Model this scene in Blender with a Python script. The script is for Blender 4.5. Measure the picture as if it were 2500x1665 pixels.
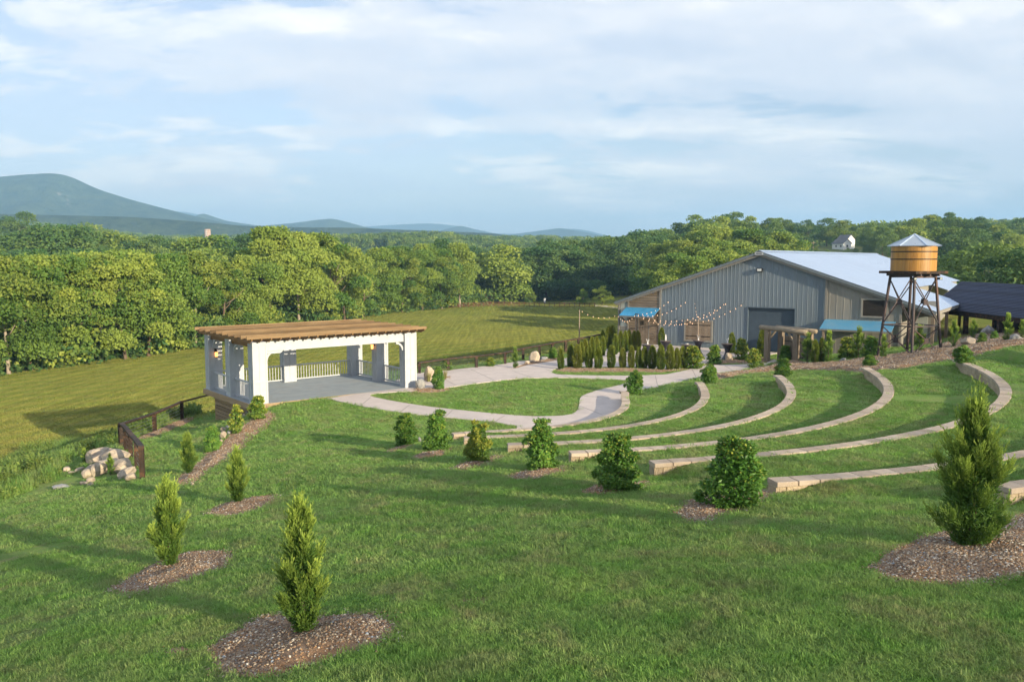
import bpy, bmesh, math, random
import numpy as np
from mathutils import Vector, Matrix
R = math.radians
random.seed(7); rng = np.random.default_rng(7)
scene = bpy.context.scene
for o in list(bpy.data.objects): bpy.data.objects.remove(o)
C = scene.collection

# ------------------------------------------------------------------ camera
CAM_Z = 6.95; F_PX = 2050.0; PITCH = R(5.53)
cam = bpy.data.cameras.new('camera'); cam.sensor_width = 36.0; cam.lens = 36.0 * F_PX / 2500.0
cam.clip_start = 0.1; cam.clip_end = 30000
camo = bpy.data.objects.new('camera', cam); C.objects.link(camo)
camo.location = (0, 0, CAM_Z); camo.rotation_euler = (math.pi / 2 - PITCH, 0, 0)
scene.camera = camo
scene.render.resolution_x, scene.render.resolution_y = 1024, 681

# ------------------------------------------------------------------ sun and sky
SUN_EL, SUN_AZ = R(15.0), math.atan2(0.70, -0.714)       # azimuth measured from +Y towards +X
sun_dir = Vector((math.sin(SUN_AZ) * math.cos(SUN_EL), math.cos(SUN_AZ) * math.cos(SUN_EL), math.sin(SUN_EL)))
sl = bpy.data.lights.new('sun', 'SUN'); sl.energy = 4.1; sl.angle = R(0.5); sl.color = (1.0, 0.85, 0.61)
slo = bpy.data.objects.new('sun', sl); C.objects.link(slo)
slo.rotation_euler = sun_dir.to_track_quat('Z', 'Y').to_euler()

world = bpy.data.worlds.new('World'); scene.world = world; world.use_nodes = True
wn, wl = world.node_tree.nodes, world.node_tree.links
wn.clear()
def wnode(t, **k):
    n = wn.new(t)
    for a, b in k.items(): setattr(n, a, b)
    return n
def wmath(op, a, b=None, clamp=False):
    n = wn.new('ShaderNodeMath'); n.operation = op; n.use_clamp = clamp
    for i, v in enumerate((a, b)):
        if v is None: continue
        if isinstance(v, (int, float)): n.inputs[i].default_value = v
        else: wl.new(v, n.inputs[i])
    return n.outputs[0]
sky = wnode('ShaderNodeTexSky', sky_type='NISHITA', sun_disc=False)
sky.sun_elevation = SUN_EL; sky.sun_rotation = SUN_AZ
sky.air_density = 1.0; sky.dust_density = 0.6; sky.ozone_density = 1.5
tc = wnode('ShaderNodeTexCoord'); sep = wnode('ShaderNodeSeparateXYZ'); wl.new(tc.outputs['Generated'], sep.inputs[0])
zc = wmath('ADD', wmath('MAXIMUM', sep.outputs[2], 0.0), 0.16)
comb = wnode('ShaderNodeCombineXYZ')
wl.new(wmath('DIVIDE', sep.outputs[0], zc), comb.inputs[0]); wl.new(wmath('DIVIDE', sep.outputs[1], zc), comb.inputs[1])
comb2 = wnode('ShaderNodeCombineXYZ'); zc2 = wmath('ADD', zc, 0.028)          # the same clouds looked up a little higher: what lies above shades what lies below
wl.new(wmath('DIVIDE', sep.outputs[0], zc2), comb2.inputs[0]); wl.new(wmath('DIVIDE', sep.outputs[1], zc2), comb2.inputs[1])
def wnoise(scale, detail, rough, off, dist=0.0, src=None):
    mp = wnode('ShaderNodeMapping'); wl.new((src or comb).outputs[0], mp.inputs[0])
    mp.inputs['Location'].default_value = off; mp.inputs['Scale'].default_value = scale
    n = wnode('ShaderNodeTexNoise'); wl.new(mp.outputs[0], n.inputs['Vector'])
    n.inputs['Scale'].default_value = 1.0; n.inputs['Detail'].default_value = detail
    n.inputs['Roughness'].default_value = rough; n.inputs['Distortion'].default_value = dist
    return n.outputs['Fac']
def wramp(fac, stops):
    r = wnode('ShaderNodeValToRGB'); wl.new(fac, r.inputs[0])
    e = r.color_ramp.elements
    while len(e) < len(stops): e.new(0.5)
    for el, (p, c) in zip(e, stops): el.position = p; el.color = (*c, 1) if len(c) == 3 else c
    r.color_ramp.interpolation = 'EASE'
    return r.outputs[0]
g3 = lambda v: (v, v, v)
OFF_A, OFF_B, OFF_C, OFF_D = (7.3, 11.9, 0.7), (7.4, 2.2, 0.7), (16.1, 8.2, 2.7), (35.0, 3.0, 1.7)
big = wnoise((0.42, 0.62, 1), 3, 0.5, OFF_A, 0.3)
det = wnoise((1.5, 2.1, 1), 9, 0.58, OFF_B, 0.2)
body = wmath('ADD', wmath('MULTIPLY', big, 0.72), wmath('MULTIPLY', det, 0.28))
veil = wramp(body, [(0.40, g3(0)), (0.56, g3(1))])
def puffs(src): return wramp(wmath('ADD', wmath('MULTIPLY', wnoise((0.60, 0.95, 1), 4, 0.5, OFF_C, 0.3, src), 0.58), wmath('MULTIPLY', wnoise((2.1, 3.0, 1), 12, 0.62, OFF_D, 0.3, src), 0.42)), [(0.462, g3(0)), (0.515, g3(0.7)), (0.60, g3(1))])
puff, puff2 = puffs(comb), puffs(comb2)
SKYK = 1.0
def wmix(fac, a, b):
    n = wnode('ShaderNodeMix', data_type='RGBA')
    if isinstance(fac, float): n.inputs['Factor'].default_value = fac
    else: wl.new(fac, n.inputs['Factor'])
    for s, v in (('A', a), ('B', b)):
        i = [x for x in n.inputs if x.name == s and x.type == 'RGBA'][0]
        if isinstance(v, tuple): i.default_value = (*v, 1)
        else: wl.new(v, i)
    return [x for x in n.outputs if x.type == 'RGBA'][0]
VEIL, LIT, SHADE = (3.3, 3.75, 4.55), (5.9, 5.6, 5.25), (3.6, 3.85, 4.4)
tint = wmix(1.0, sky.outputs[0], (1, 1, 1)); tint.node.blend_type = 'MULTIPLY'; [x for x in tint.node.inputs if x.name == 'B' and x.type == 'RGBA'][0].default_value = (0.95, 0.82, 0.84, 1)
c1 = wmix(wmath('MAXIMUM', wmath('ADD', wmath('MULTIPLY', veil, 0.50), 0.10), wmath('SUBTRACT', 0.85, wmath('MULTIPLY', sep.outputs[2], 5.0)), True), tint, VEIL)
c2 = wmix(wmath('MULTIPLY', puff, 0.9), c1, wmix(wmath('MULTIPLY', puff2, 0.85), LIT, SHADE))
bg = wnode('ShaderNodeBackground'); wl.new(c2, bg.inputs[0]); bg.inputs[1].default_value = 0.105
wo = wnode('ShaderNodeOutputWorld'); wl.new(bg.outputs[0], wo.inputs[0])

scene.view_settings.view_transform = 'Standard'; scene.view_settings.look = 'None'
scene.view_settings.gamma = 1.0; scene.view_settings.exposure = 1.15; scene.view_settings.use_curve_mapping = False
scene.cycles.use_denoising = True
scene.cycles.max_bounces = 6; scene.cycles.diffuse_bounces = 3; scene.cycles.glossy_bounces = 3
scene.cycles.transmission_bounces = 4; scene.cycles.transparent_max_bounces = 6; scene.cycles.volume_bounces = 0
scene.cycles.use_adaptive_sampling = True; scene.cycles.adaptive_threshold = 0.02
scene.cycles.sample_clamp_indirect = 6.0

# ------------------------------------------------------------------ pixel rays (photograph pixels, 2500 x 1665)
FW = np.array([0, math.cos(PITCH), -math.sin(PITCH)]); UPV = np.array([0, math.sin(PITCH), math.cos(PITCH)])
def ray(px, py): return FW + np.array([1.0, 0, 0]) * (px - 1250) / F_PX + UPV * (832.5 - py) / F_PX
def at(px, py, z):
    d = ray(px, py); t = (z - CAM_Z) / d[2]
    return Vector((d[0] * t, d[1] * t, z))
def at_depth(px, py, y):
    d = ray(px, py); t = y / d[1]
    return Vector((d[0] * t, y, CAM_Z + d[2] * t))

# ------------------------------------------------------------------ scene helpers
def tag(o, label=None, cat=None, group=None, kind=None):
    if label: o['label'] = label
    if cat: o['category'] = cat
    if group: o['group'] = group
    if kind: o['kind'] = kind
    return o
def link(name, me, mat=None, parent=None, loc=None, rot=None, sc=None):
    o = bpy.data.objects.new(name, me); C.objects.link(o)
    if mat is not None and me is not None and not me.materials: me.materials.append(mat)
    if parent is not None: o.parent = parent
    if loc is not None: o.location = loc
    if rot is not None: o.rotation_euler = rot
    if sc is not None: o.scale = sc
    return o
def empty(name, loc, rz=0, label=None, cat=None, group=None):
    o = bpy.data.objects.new(name, None); C.objects.link(o); o.location = loc; o.rotation_euler = (0, 0, rz)
    o.empty_display_size = 0.2
    return tag(o, label, cat, group)
def copy_tree(o, parent=None):
    c = o.copy(); C.objects.link(c)
    if parent is not None: c.parent = parent
    for ch in list(o.children): copy_tree(ch, c)
    return c
def mesh_np(name, v, f, mat=None, smooth=False):
    """v (n,3) array, f (m,k) array of equal size faces"""
    v = np.asarray(v, dtype=np.float32); f = np.asarray(f, dtype=np.int32); k = f.shape[1]
    me = bpy.data.meshes.new(name)
    me.vertices.add(len(v)); me.vertices.foreach_set('co', v.ravel())
    me.loops.add(f.size); me.loops.foreach_set('vertex_index', f.ravel())
    me.polygons.add(len(f)); me.polygons.foreach_set('loop_start', np.arange(0, f.size, k, dtype=np.int32))
    me.polygons.foreach_set('loop_total', np.full(len(f), k, dtype=np.int32))
    me.polygons.foreach_set('use_smooth', np.full(len(f), smooth, dtype=bool))
    me.update(calc_edges=True)
    if mat is not None: me.materials.append(mat)
    return me
class MB:
    """collects simple solids; build() links them as ONE mesh object"""
    def __init__(s): s.v = []; s.f = []
    def add(s, vs, fs):
        n = len(s.v); s.v += [tuple(v) for v in vs]; s.f += [tuple(i + n for i in f) for f in fs]; return s
    def box(s, x0, x1, y0, y1, z0, z1):
        return s.add([(x0,y0,z0),(x1,y0,z0),(x1,y1,z0),(x0,y1,z0),(x0,y0,z1),(x1,y0,z1),(x1,y1,z1),(x0,y1,z1)],
                     [(3,2,1,0),(4,5,6,7),(0,1,5,4),(1,2,6,5),(2,3,7,6),(3,0,4,7)])
    def bar(s, a, b, w, h, up=(0, 0, 1)):
        a, b = Vector(a), Vector(b); d = (b - a).normalized(); u = Vector(up)
        if abs(d.dot(u)) > 0.98: u = Vector((0, 1, 0))
        x = d.cross(u).normalized() * w / 2; y = x.cross(d).normalized() * h / 2
        return s.add([a - x - y, a + x - y, a + x + y, a - x + y, b - x - y, b + x - y, b + x + y, b - x + y],
                     [(3,2,1,0),(4,5,6,7),(0,1,5,4),(1,2,6,5),(2,3,7,6),(3,0,4,7)])
    def tube(s, pts, rad, n=8, cap=True):
        pts = [Vector(p) for p in pts]; rad = rad if hasattr(rad, '__len__') else [rad] * len(pts)
        base = len(s.v)
        for i, p in enumerate(pts):
            d = (pts[min(i + 1, len(pts) - 1)] - pts[max(i - 1, 0)]).normalized()
            u = Vector((0, 0, 1)) if abs(d.z) < 0.9 else Vector((1, 0, 0))
            x = d.cross(u).normalized(); y = d.cross(x).normalized()
            for k in range(n):
                a = 2 * math.pi * k / n
                s.v.append(tuple(p + (x * math.cos(a) + y * math.sin(a)) * rad[i]))
        for i in range(len(pts) - 1):
            for k in range(n):
                s.f.append((base + i*n + k, base + i*n + (k+1) % n, base + (i+1)*n + (k+1) % n, base + (i+1)*n + k))
        if cap:
            s.f.append(tuple(base + k for k in range(n))[::-1]); s.f.append(tuple(base + (len(pts)-1)*n + k for k in range(n)))
        return s
    def lathe(s, prof, n=24, cap=True):
        base = len(s.v)
        for r, z in prof:
            for k in range(n):
                a = 2 * math.pi * k / n; s.v.append((r * math.cos(a), r * math.sin(a), z))
        for i in range(len(prof) - 1):
            for k in range(n):
                s.f.append((base + i*n + k, base + i*n + (k+1) % n, base + (i+1)*n + (k+1) % n, base + (i+1)*n + k))
        if cap:
            s.f.append(tuple(base + k for k in range(n))[::-1]); s.f.append(tuple(base + (len(prof)-1)*n + k for k in range(n)))
        return s
    def prism(s, poly, axis, a, b):
        """extrude a polygon given in the two other axes from a to b along axis (0,1,2)"""
        n = len(poly); vs = []
        for t in (a, b):
            for p in poly:
                q = list(p); q.insert(axis, t); vs.append(q)
        fs = [tuple(range(n))[::-1], tuple(range(n, 2 * n))] + [(i, (i+1) % n, n + (i+1) % n, n + i) for i in range(n)]
        return s.add(vs, fs)
    def mesh(s, name, mat=None, smooth=False, fix=True):
        me = bpy.data.meshes.new(name); me.from_pydata(s.v, [], s.f)
        if fix:
            bm = bmesh.new(); bm.from_mesh(me); bmesh.ops.recalc_face_normals(bm, faces=bm.faces); bm.to_mesh(me); bm.free()
        if smooth:
            for p in me.polygons: p.use_smooth = True
        me.update()
        if mat is not None: me.materials.append(mat)
        return me
    def build(s, name, mat, parent=None, loc=None, rot=None, smooth=False):
        return link(name, s.mesh(name, mat, smooth), None, parent, loc, rot)
ORD = ('first second third fourth fifth sixth seventh eighth ninth tenth eleventh twelfth thirteenth fourteenth fifteenth sixteenth '
       'seventeenth eighteenth nineteenth twentieth twenty-first twenty-second twenty-third twenty-fourth twenty-fifth twenty-sixth '
       'twenty-seventh twenty-eighth twenty-ninth thirtieth').split()

# ------------------------------------------------------------------ materials
def new_mat(name):
    m = bpy.data.materials.new(name); m.use_nodes = True
    return m, m.node_tree.nodes, m.node_tree.links, m.node_tree.nodes['Principled BSDF']
def nmix(N, L, fac, a, b, mode='MIX'):
    n = N.new('ShaderNodeMix'); n.data_type = 'RGBA'; n.blend_type = mode
    f = n.inputs['Factor']
    if isinstance(fac, (int, float)): f.default_value = fac
    else: L.new(fac, f)
    for s, v in (('A', a), ('B', b)):
        i = [x for x in n.inputs if x.name == s and x.type == 'RGBA'][0]
        if isinstance(v, tuple): i.default_value = (*v, 1)
        else: L.new(v, i)
    return [x for x in n.outputs if x.type == 'RGBA'][0]
def nnoise(N, L, vec, scale, detail=4, rough=0.55, dist=0.0):
    n = N.new('ShaderNodeTexNoise'); L.new(vec, n.inputs['Vector']); n.inputs['Scale'].default_value = scale
    n.inputs['Detail'].default_value = detail; n.inputs['Roughness'].default_value = rough; n.inputs['Distortion'].default_value = dist
    return n.outputs['Fac']
def nramp(N, L, fac, stops):
    r = N.new('ShaderNodeValToRGB'); L.new(fac, r.inputs[0]); e = r.color_ramp.elements
    while len(e) < len(stops): e.new(0.5)
    for el, (p, c) in zip(e, stops):
        el.position = p; el.color = (c, c, c, 1) if isinstance(c, (int, float)) else (*c, 1)
    return r.outputs[0]
def nmath(N, L, op, a, b=None, clamp=False):
    n = N.new('ShaderNodeMath'); n.operation = op; n.use_clamp = clamp
    for i, v in enumerate((a, b)):
        if v is None: continue
        if isinstance(v, (int, float)): n.inputs[i].default_value = v
        else: L.new(v, n.inputs[i])
    return n.outputs[0]
def ncoord(N, L, which='Object', scale=None):
    t = N.new('ShaderNodeTexCoord')
    if which == 'World':
        g = N.new('ShaderNodeNewGeometry'); out = g.outputs['Position']
    else: out = t.outputs[which]
    if scale:
        m = N.new('ShaderNodeMapping'); L.new(out, m.inputs[0]); m.inputs['Scale'].default_value = scale; out = m.outputs[0]
    return out
def M(name, c1, c2=None, scale=6.0, stretch=None, rough=0.8, bump=0.0, bscale=None, metal=0.0, rand=0.0, spec=0.3,
      coord='Object', c3=None, s3=1.0, f3=0.5, detail=5):
    """two-tone noise material with optional per-object brightness, third patch colour and bump"""
    m, N, L, P = new_mat(name)
    v = ncoord(N, L, coord, stretch)
    c2 = c2 or tuple(x * 0.8 for x in c1)
    oi = N.new('ShaderNodeObjectInfo')
    va = N.new('ShaderNodeVectorMath'); va.operation = 'ADD'; L.new(v, va.inputs[0])
    cm = N.new('ShaderNodeCombineXYZ'); L.new(nmath(N, L, 'MULTIPLY', oi.outputs['Random'], 37.0), cm.inputs[0]); L.new(cm.outputs[0], va.inputs[1])
    v = va.outputs[0] if coord == 'Object' else v
    f = nramp(N, L, nnoise(N, L, v, scale, detail, 0.6), [(0.3, 0.0), (0.7, 1.0)])
    col = nmix(N, L, f, c1, c2)
    if c3: col = nmix(N, L, nmath(N, L, 'MULTIPLY', nramp(N, L, nnoise(N, L, v, s3, 4, 0.6), [(0.5, 0.0), (0.68, 1.0)]), f3), col, c3)
    if rand:
        k = nmath(N, L, 'ADD', nmath(N, L, 'MULTIPLY', oi.outputs['Random'], 2 * rand), 1 - rand)
        hv = N.new('ShaderNodeHueSaturation'); L.new(col, hv.inputs['Color']); L.new(k, hv.inputs['Value']); col = hv.outputs[0]
    L.new(col, P.inputs['Base Color']); P.inputs['Metallic'].default_value = metal
    P.inputs['Specular IOR Level'].default_value = spec
    L.new(nramp(N, L, f, [(0.0, max(rough - 0.08, 0.02)), (1.0, min(rough + 0.08, 1.0))]), P.inputs['Roughness'])
    if bump:
        b = N.new('ShaderNodeBump'); b.inputs['Strength'].default_value = bump; b.inputs['Distance'].default_value = 0.05
        L.new(nnoise(N, L, v, bscale or scale * 3, 4, 0.6), b.inputs['Height']); L.new(b.outputs[0], P.inputs['Normal'])
    return m
def leaf_mat(name, dark, light, tip=None, rand=0.18, trans=0.35, rough=0.55, yellow=None):
    """leaf colour from the 'tip' attribute (new growth), a clump noise and a per-plant brightness; light passes through"""
    m, N, L, P = new_mat(name)
    oi = N.new('ShaderNodeObjectInfo'); v = ncoord(N, L, 'World')
    f = nramp(N, L, nnoise(N, L, v, 0.9, 4, 0.6), [(0.32, 0.0), (0.68, 1.0)])
    col = nmix(N, L, f, dark, light)
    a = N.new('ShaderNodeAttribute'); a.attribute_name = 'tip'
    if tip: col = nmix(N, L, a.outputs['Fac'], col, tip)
    if yellow: col = nmix(N, L, nramp(N, L, oi.outputs['Random'], [(0.45, 0.0), (1.0, 0.75)]), col, yellow)
    k = nmath(N, L, 'ADD', nmath(N, L, 'MULTIPLY', oi.outputs['Random'], 2 * rand), 1 - rand)
    hv = N.new('ShaderNodeHueSaturation'); L.new(col, hv.inputs['Color']); L.new(k, hv.inputs['Value']); col = hv.outputs[0]
    L.new(col, P.inputs['Base Color']); P.inputs['Roughness'].default_value = rough; P.inputs['Specular IOR Level'].default_value = 0.25
    t = N.new('ShaderNodeBsdfTranslucent'); L.new(col, t.inputs[0])
    ms = N.new('ShaderNodeMixShader'); ms.inputs[0].default_value = trans
    L.new(P.outputs[0], ms.inputs[1]); L.new(t.outputs[0], ms.inputs[2]); L.new(ms.outputs[0], N['Material Output'].inputs[0])
    return m
def glow(name, col, strength):
    m, N, L, P = new_mat(name)
    P.inputs['Base Color'].default_value = (*col, 1); P.inputs['Emission Color'].default_value = (*col, 1)
    P.inputs['Emission Strength'].default_value = strength
    return m
# ------------------------------------------------------------------ terrain
def sstep(a, b, x):
    t = np.clip((x - a) / (b - a), 0, 1); return t * t * (3 - 2 * t)
WALL_Z = [0.45, 0.9, 1.35, 1.8, 2.25, 2.7, 3.15]
WALL_PX = [
 [(1104,1059),(1171,1052),(1303,1045),(1359,1040),(1431,1030),(1479,1016),(1519,992),(1533,974),(1525,958)],
 [(1132,1067),(1207,1064),(1299,1061),(1359,1058),(1459,1047),(1539,1038),(1618,1024),(1678,1004),(1714,978),(1724,960),(1710,935)],
 [(1239,1084),(1351,1080),(1467,1074),(1559,1067),(1638,1059),(1718,1048),(1798,1031),(1858,1012),(1905,991),(1935,963),(1921,935),(1903,918)],
 [(1389,1102),(1459,1100),(1559,1096),(1638,1092),(1758,1080),(1898,1056),(1970,1044),(2040,1030),(2110,1005),(2152,988),(2173,967),(2163,939),(2138,914),(2117,898)],
 [(1587,1125),(1662,1124),(1730,1118),(1878,1108),(2005,1096),(2110,1077),(2216,1056),(2321,1037),(2391,1012),(2440,988),(2461,963),(2451,939),(2419,914),(2391,900),(2345,880)],
 [(1874,1167),(1900,1166),(2005,1160),(2110,1156),(2216,1149),(2408,1131),(2500,1114)],
 [(2440,1186),(2500,1180)]]
AC = np.array([-2.6, 40.0])                        # centre of the terraces
WALL_POLY = []; WALL_TH = []
for z, pts in zip(WALL_Z, WALL_PX):
    w = np.array([list(at(x, y, z))[:2] for x, y in pts]) - AC
    th = np.arctan2(w[:, 0], -w[:, 1]); r = np.hypot(w[:, 0], w[:, 1])
    k = len(WALL_POLY)
    if k == 5: th = np.append(th, [1.0, 1.3, 1.6]); r = np.append(r, [r[-1] + 0.2] * 3)
    if k == 6: th = np.append(th, [0.8, 1.2, 1.6]); r = np.append(r, [r[-1] + 0.3] * 3)
    WALL_POLY.append(np.polyfit(th, r, 4 if k < 5 else 2)); WALL_TH.append((th.min(), th.max()))
def wall_r(k, th): return np.polyval(WALL_POLY[k], np.clip(th, WALL_TH[k][0], WALL_TH[k][1]))
def wall_pt(k, th, dr=0.0):
    r = wall_r(k, th) + dr; return AC[0] + r * math.sin(th), AC[1] - r * math.cos(th)

CTRL = [(650,1000,0),(1017,952,0),(1300,960,0),(1450,1000,0),(1100,905,0),(1400,880,0),(1550,880,0),(1700,862,0),(1800,885,0.05),
 (900,1010,0),(1000,1040,0),(620,1002,-0.2),(600,1022,-0.75),(490,1040,-1.8),(470,1060,-1.7),(542,1034,-1.35),(298,1091,-1.5),(348,1168,-0.34),(447,1024,-1.9),
 (462,1155,-0.3),(517,1102,-0.9),(583,1228,0.7),(415,1380,1.5),(740,1550,2.75),(0,1240,-1.5),(0,1400,0.5),(0,1600,2.0),
 (1250,1640,3.2),(2500,1640,3.6),(2330,1330,3.25),(1790,1235,2.6),(1510,1190,2.15),(1325,1145,1.7),(1168,1125,1.3),(1068,1098,0.8),
 (990,1086,0.5),(700,1100,0.2),(850,1025,0.05),(1100,1300,2.1),(900,1200,1.2),(1500,1400,2.9),(1900,1500,3.3),(400,1600,2.3),
 (150,1130,-1.6),(700,1350,1.9),(1300,1230,2.05),
 (1960,885,0.35),(2030,900,0.8),(2150,880,1.15),(2250,900,1.7),(2280,845,1.25),(2420,868,2.2),(2500,835,2.5),(2200,915,1.9),(2060,925,1.2),(1870,915,0.6),(1800,925,0.5)]
cp = [list(at(x, y, z)) for x, y, z in CTRL]
for k in range(7):
    for f in (0.02, 0.25, 0.5, 0.75, 1.0):
        th = WALL_TH[k][0] + f * (WALL_TH[k][1] - WALL_TH[k][0])
        if k >= 5 and f > 0.6: continue
        cp.append([*wall_pt(k, th), WALL_Z[k] - (0.34 if f < .1 else 0.22)])
cp += [[24, 18, 4.0], [40, 30, 4.6], [0, -6, 4.2], [16, 4, 4.0], [30, -10, 5.0], [-16, -8, 1.6], [34, 50, 2.6], [-24, 8, -0.8], [12, -25, 5.0], [50, 65, 2.0], [0, 85, 0], [25, 75, .6]]
cp = np.array(cp); n = len(cp)
def tps_u(d2): return 0.5 * d2 * np.log(np.maximum(d2, 1e-9))
K = tps_u(((cp[:, None, :2] - cp[None, :, :2]) ** 2).sum(-1)) + np.eye(n) * 6.0
Pm = np.c_[np.ones(n), cp[:, :2]]
tps_sol = np.linalg.solve(np.block([[K, Pm], [Pm.T, np.zeros((3, 3))]]), np.r_[cp[:, 2], 0, 0, 0])
def smooth_hill(x, y):
    out = tps_sol[n] + tps_sol[n + 1] * x + tps_sol[n + 2] * y
    for i in range(n): out = out + tps_sol[i] * tps_u((x - cp[i, 0]) ** 2 + (y - cp[i, 1]) ** 2)
    return out
def poly_sd(poly, x, y):
    """signed distance to a polygon, negative inside"""
    d = np.full(np.shape(x), 1e9); ins = np.zeros(np.shape(x), dtype=bool)
    m = len(poly)
    for i in range(m):
        ax, ay = poly[i]; bx, by = poly[(i + 1) % m]; ex, ey = bx - ax, by - ay
        t = np.clip(((x - ax) * ex + (y - ay) * ey) / (ex * ex + ey * ey + 1e-12), 0, 1)
        d = np.minimum(d, np.hypot(x - ax - t * ex, y - ay - t * ey))
        c = ((ay > y) != (by > y)) & (x < (bx - ax) * (y - ay) / (by - ay + 1e-12) + ax)
        ins ^= c
    return np.where(ins, -d, d)
def W2(px, py, z=0.0): v = at(px, py, z); return (v.x, v.y)
# pavilion frame
PAV_O = at(620.4, 988, 0.04); PAV_R = at(1017, 944, 0.04); PAV_B = at(472, 951, 0.04)
pu = (PAV_R - PAV_O); PAV_L = pu.length; pu.normalize(); pv = Vector((-pu.y, pu.x, 0)); PAV_W = (PAV_B - PAV_O).dot(pv)
PAV_A = math.atan2(pu.y, pu.x)
def pav(u, v): p = PAV_O + pu * u + pv * v; return (p.x, p.y)
# barn frame
EAVE_Z = 3.45
BE_L = at(1499, 736, EAVE_Z); BE_R = at(2286, 761, EAVE_Z)
bg_ = (BE_R - BE_L); BARN_W = bg_.length; bg_.normalize(); br_ = Vector((-bg_.y, bg_.x, 0)); BARN_A = math.atan2(bg_.y, bg_.x)
BARN_C = (BE_L + BE_R) / 2; BARN_C.z = 0
def barn(g, r): p = BARN_C + bg_ * g + br_ * r; return (p.x, p.y)
PLATEAU = [(-40, -80), (-30, -10), (-22.5, 14), (-19.5, 27), W2(290, 1095, -1.5), W2(447, 1020, -1.8), pav(-0.3, PAV_W + 0.8), pav(PAV_L + 0.8, PAV_W + 0.8),
           W2(1022, 900), W2(1163, 893), W2(1320, 868), W2(1440, 845), W2(1500, 832), barn(-BARN_W / 2 - 2, 3), barn(-BARN_W / 2 - 3, 40), barn(BARN_W / 2 + 10, 60), (140, 130), (160, -80)]
PAD = [pav(2.0, -0.4), W2(900, 1040), W2(1100, 1064), W2(1350, 1050), W2(1470, 1024), W2(1525, 985), W2(1545, 955), W2(1700, 918), W2(1820, 900), W2(1890, 880),
       barn(7, 1), barn(7, 30), barn(-BARN_W / 2 - 1, 30), W2(1500, 836), W2(1440, 848), W2(1320, 872), W2(1163, 897), W2(1022, 905), pav(PAV_L, PAV_W), pav(3.2, PAV_W)]
def vnoise(x, y, s, seed=0):
    """cheap smooth value noise"""
    x = x / s + seed * 17.3; y = y / s + seed * 9.1
    xi, yi = np.floor(x), np.floor(y); xf, yf = x - xi, y - yi
    h = lambda a, b: (np.sin(a * 127.1 + b * 311.7) * 43758.5453) % 1.0
    u, v = xf * xf * (3 - 2 * xf), yf * yf * (3 - 2 * yf)
    return (h(xi, yi) * (1 - u) + h(xi + 1, yi) * u) * (1 - v) + (h(xi, yi + 1) * (1 - u) + h(xi + 1, yi + 1) * u) * v
def far_land(x, y):
    az = x / np.maximum(y, 1.0)
    z = -6.0 + 0 * x
    z = z + 21 * sstep(190, 430, y) * sstep(0.02, 0.32, az) + 10 * sstep(420, 900, y) * sstep(0.02, .3, az)
    z = z + (33 + 13 * sstep(-0.22, -0.5, az)) * sstep(330, 1500, y) * (1 - sstep(0.0, 0.3, az))
    z = z + 10 * sstep(260, 420, y) * sstep(-0.40, -0.6, az) 
    und = (vnoise(x, y, 260, 1) - 0.5) * 17 + (vnoise(x, y, 110, 2) - 0.5) * 7
    z = z + 8 * np.exp(-(((x + 148) / 120) ** 2 + ((y - 820) / 190) ** 2)) + 9 * np.exp(-(((x + 285) / 90) ** 2 + ((y - 480) / 90) ** 2))
    return z + und * sstep(300, 700, y)
def terrace(x, y):
    dx, dy = x - AC[0], y - AC[1]; th = np.arctan2(dx, -dy); r = np.hypot(dx, dy)
    lv = np.zeros(np.shape(x)); inside = np.ones(np.shape(x), dtype=bool)
    rl = [wall_r(k, th) for k in range(7)]
    for k in range(7): lv = np.where(r > rl[k], WALL_Z[k] - 0.04, lv)
    lo = np.interp(r, [wall_r(k, WALL_TH[k][0]) for k in range(7)], [WALL_TH[k][0] for k in range(7)])
    hi = np.interp(r, [wall_r(k, WALL_TH[k][1]) for k in range(7)], [WALL_TH[k][1] for k in range(7)])
    w = sstep(-0.05, 0.95, (th - lo) * r) * sstep(-0.15, 0.75, (hi - th) * r) * sstep(0, 0.2, r - rl[0] + 1.5) * (1 - sstep(0.4, 2.2, r - rl[6]))
    return lv, w
def terrain(x, y):
    x = np.asarray(x, float); y = np.asarray(y, float)
    s = np.clip(smooth_hill(x, y), -3.0, 6.0)
    sp = poly_sd(PAD, x, y); s = s * sstep(0.0, 2.5, sp)
    lv, w = terrace(x, y); s = s * (1 - w) + lv * w
    dp = poly_sd(PLATEAU, x, y); f = sstep(0.0, 16.0, dp)
    return s * (1 - f) + far_land(x, y) * f
def tz(x, y): return float(terrain(np.array([x]), np.array([y]))[0])
def spot(px, py):
    """where the photograph's pixel meets the ground"""
    d = ray(px, py); t = np.linspace(4, 420, 2400); p = d[None] * t[:, None]
    g = CAM_Z + p[:, 2] - terrain(p[:, 0], p[:, 1])
    i = int(np.argmax(g < 0)) if (g < 0).any() else len(t) - 1
    a, b = t[max(i - 1, 0)], t[i]
    for _ in range(18):
        m = (a + b) / 2; q = d * m
        if CAM_Z + q[2] - tz(q[0], q[1]) < 0: b = m
        else: a = m
    q = d * b; return Vector((q[0], q[1], tz(q[0], q[1])))
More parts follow.
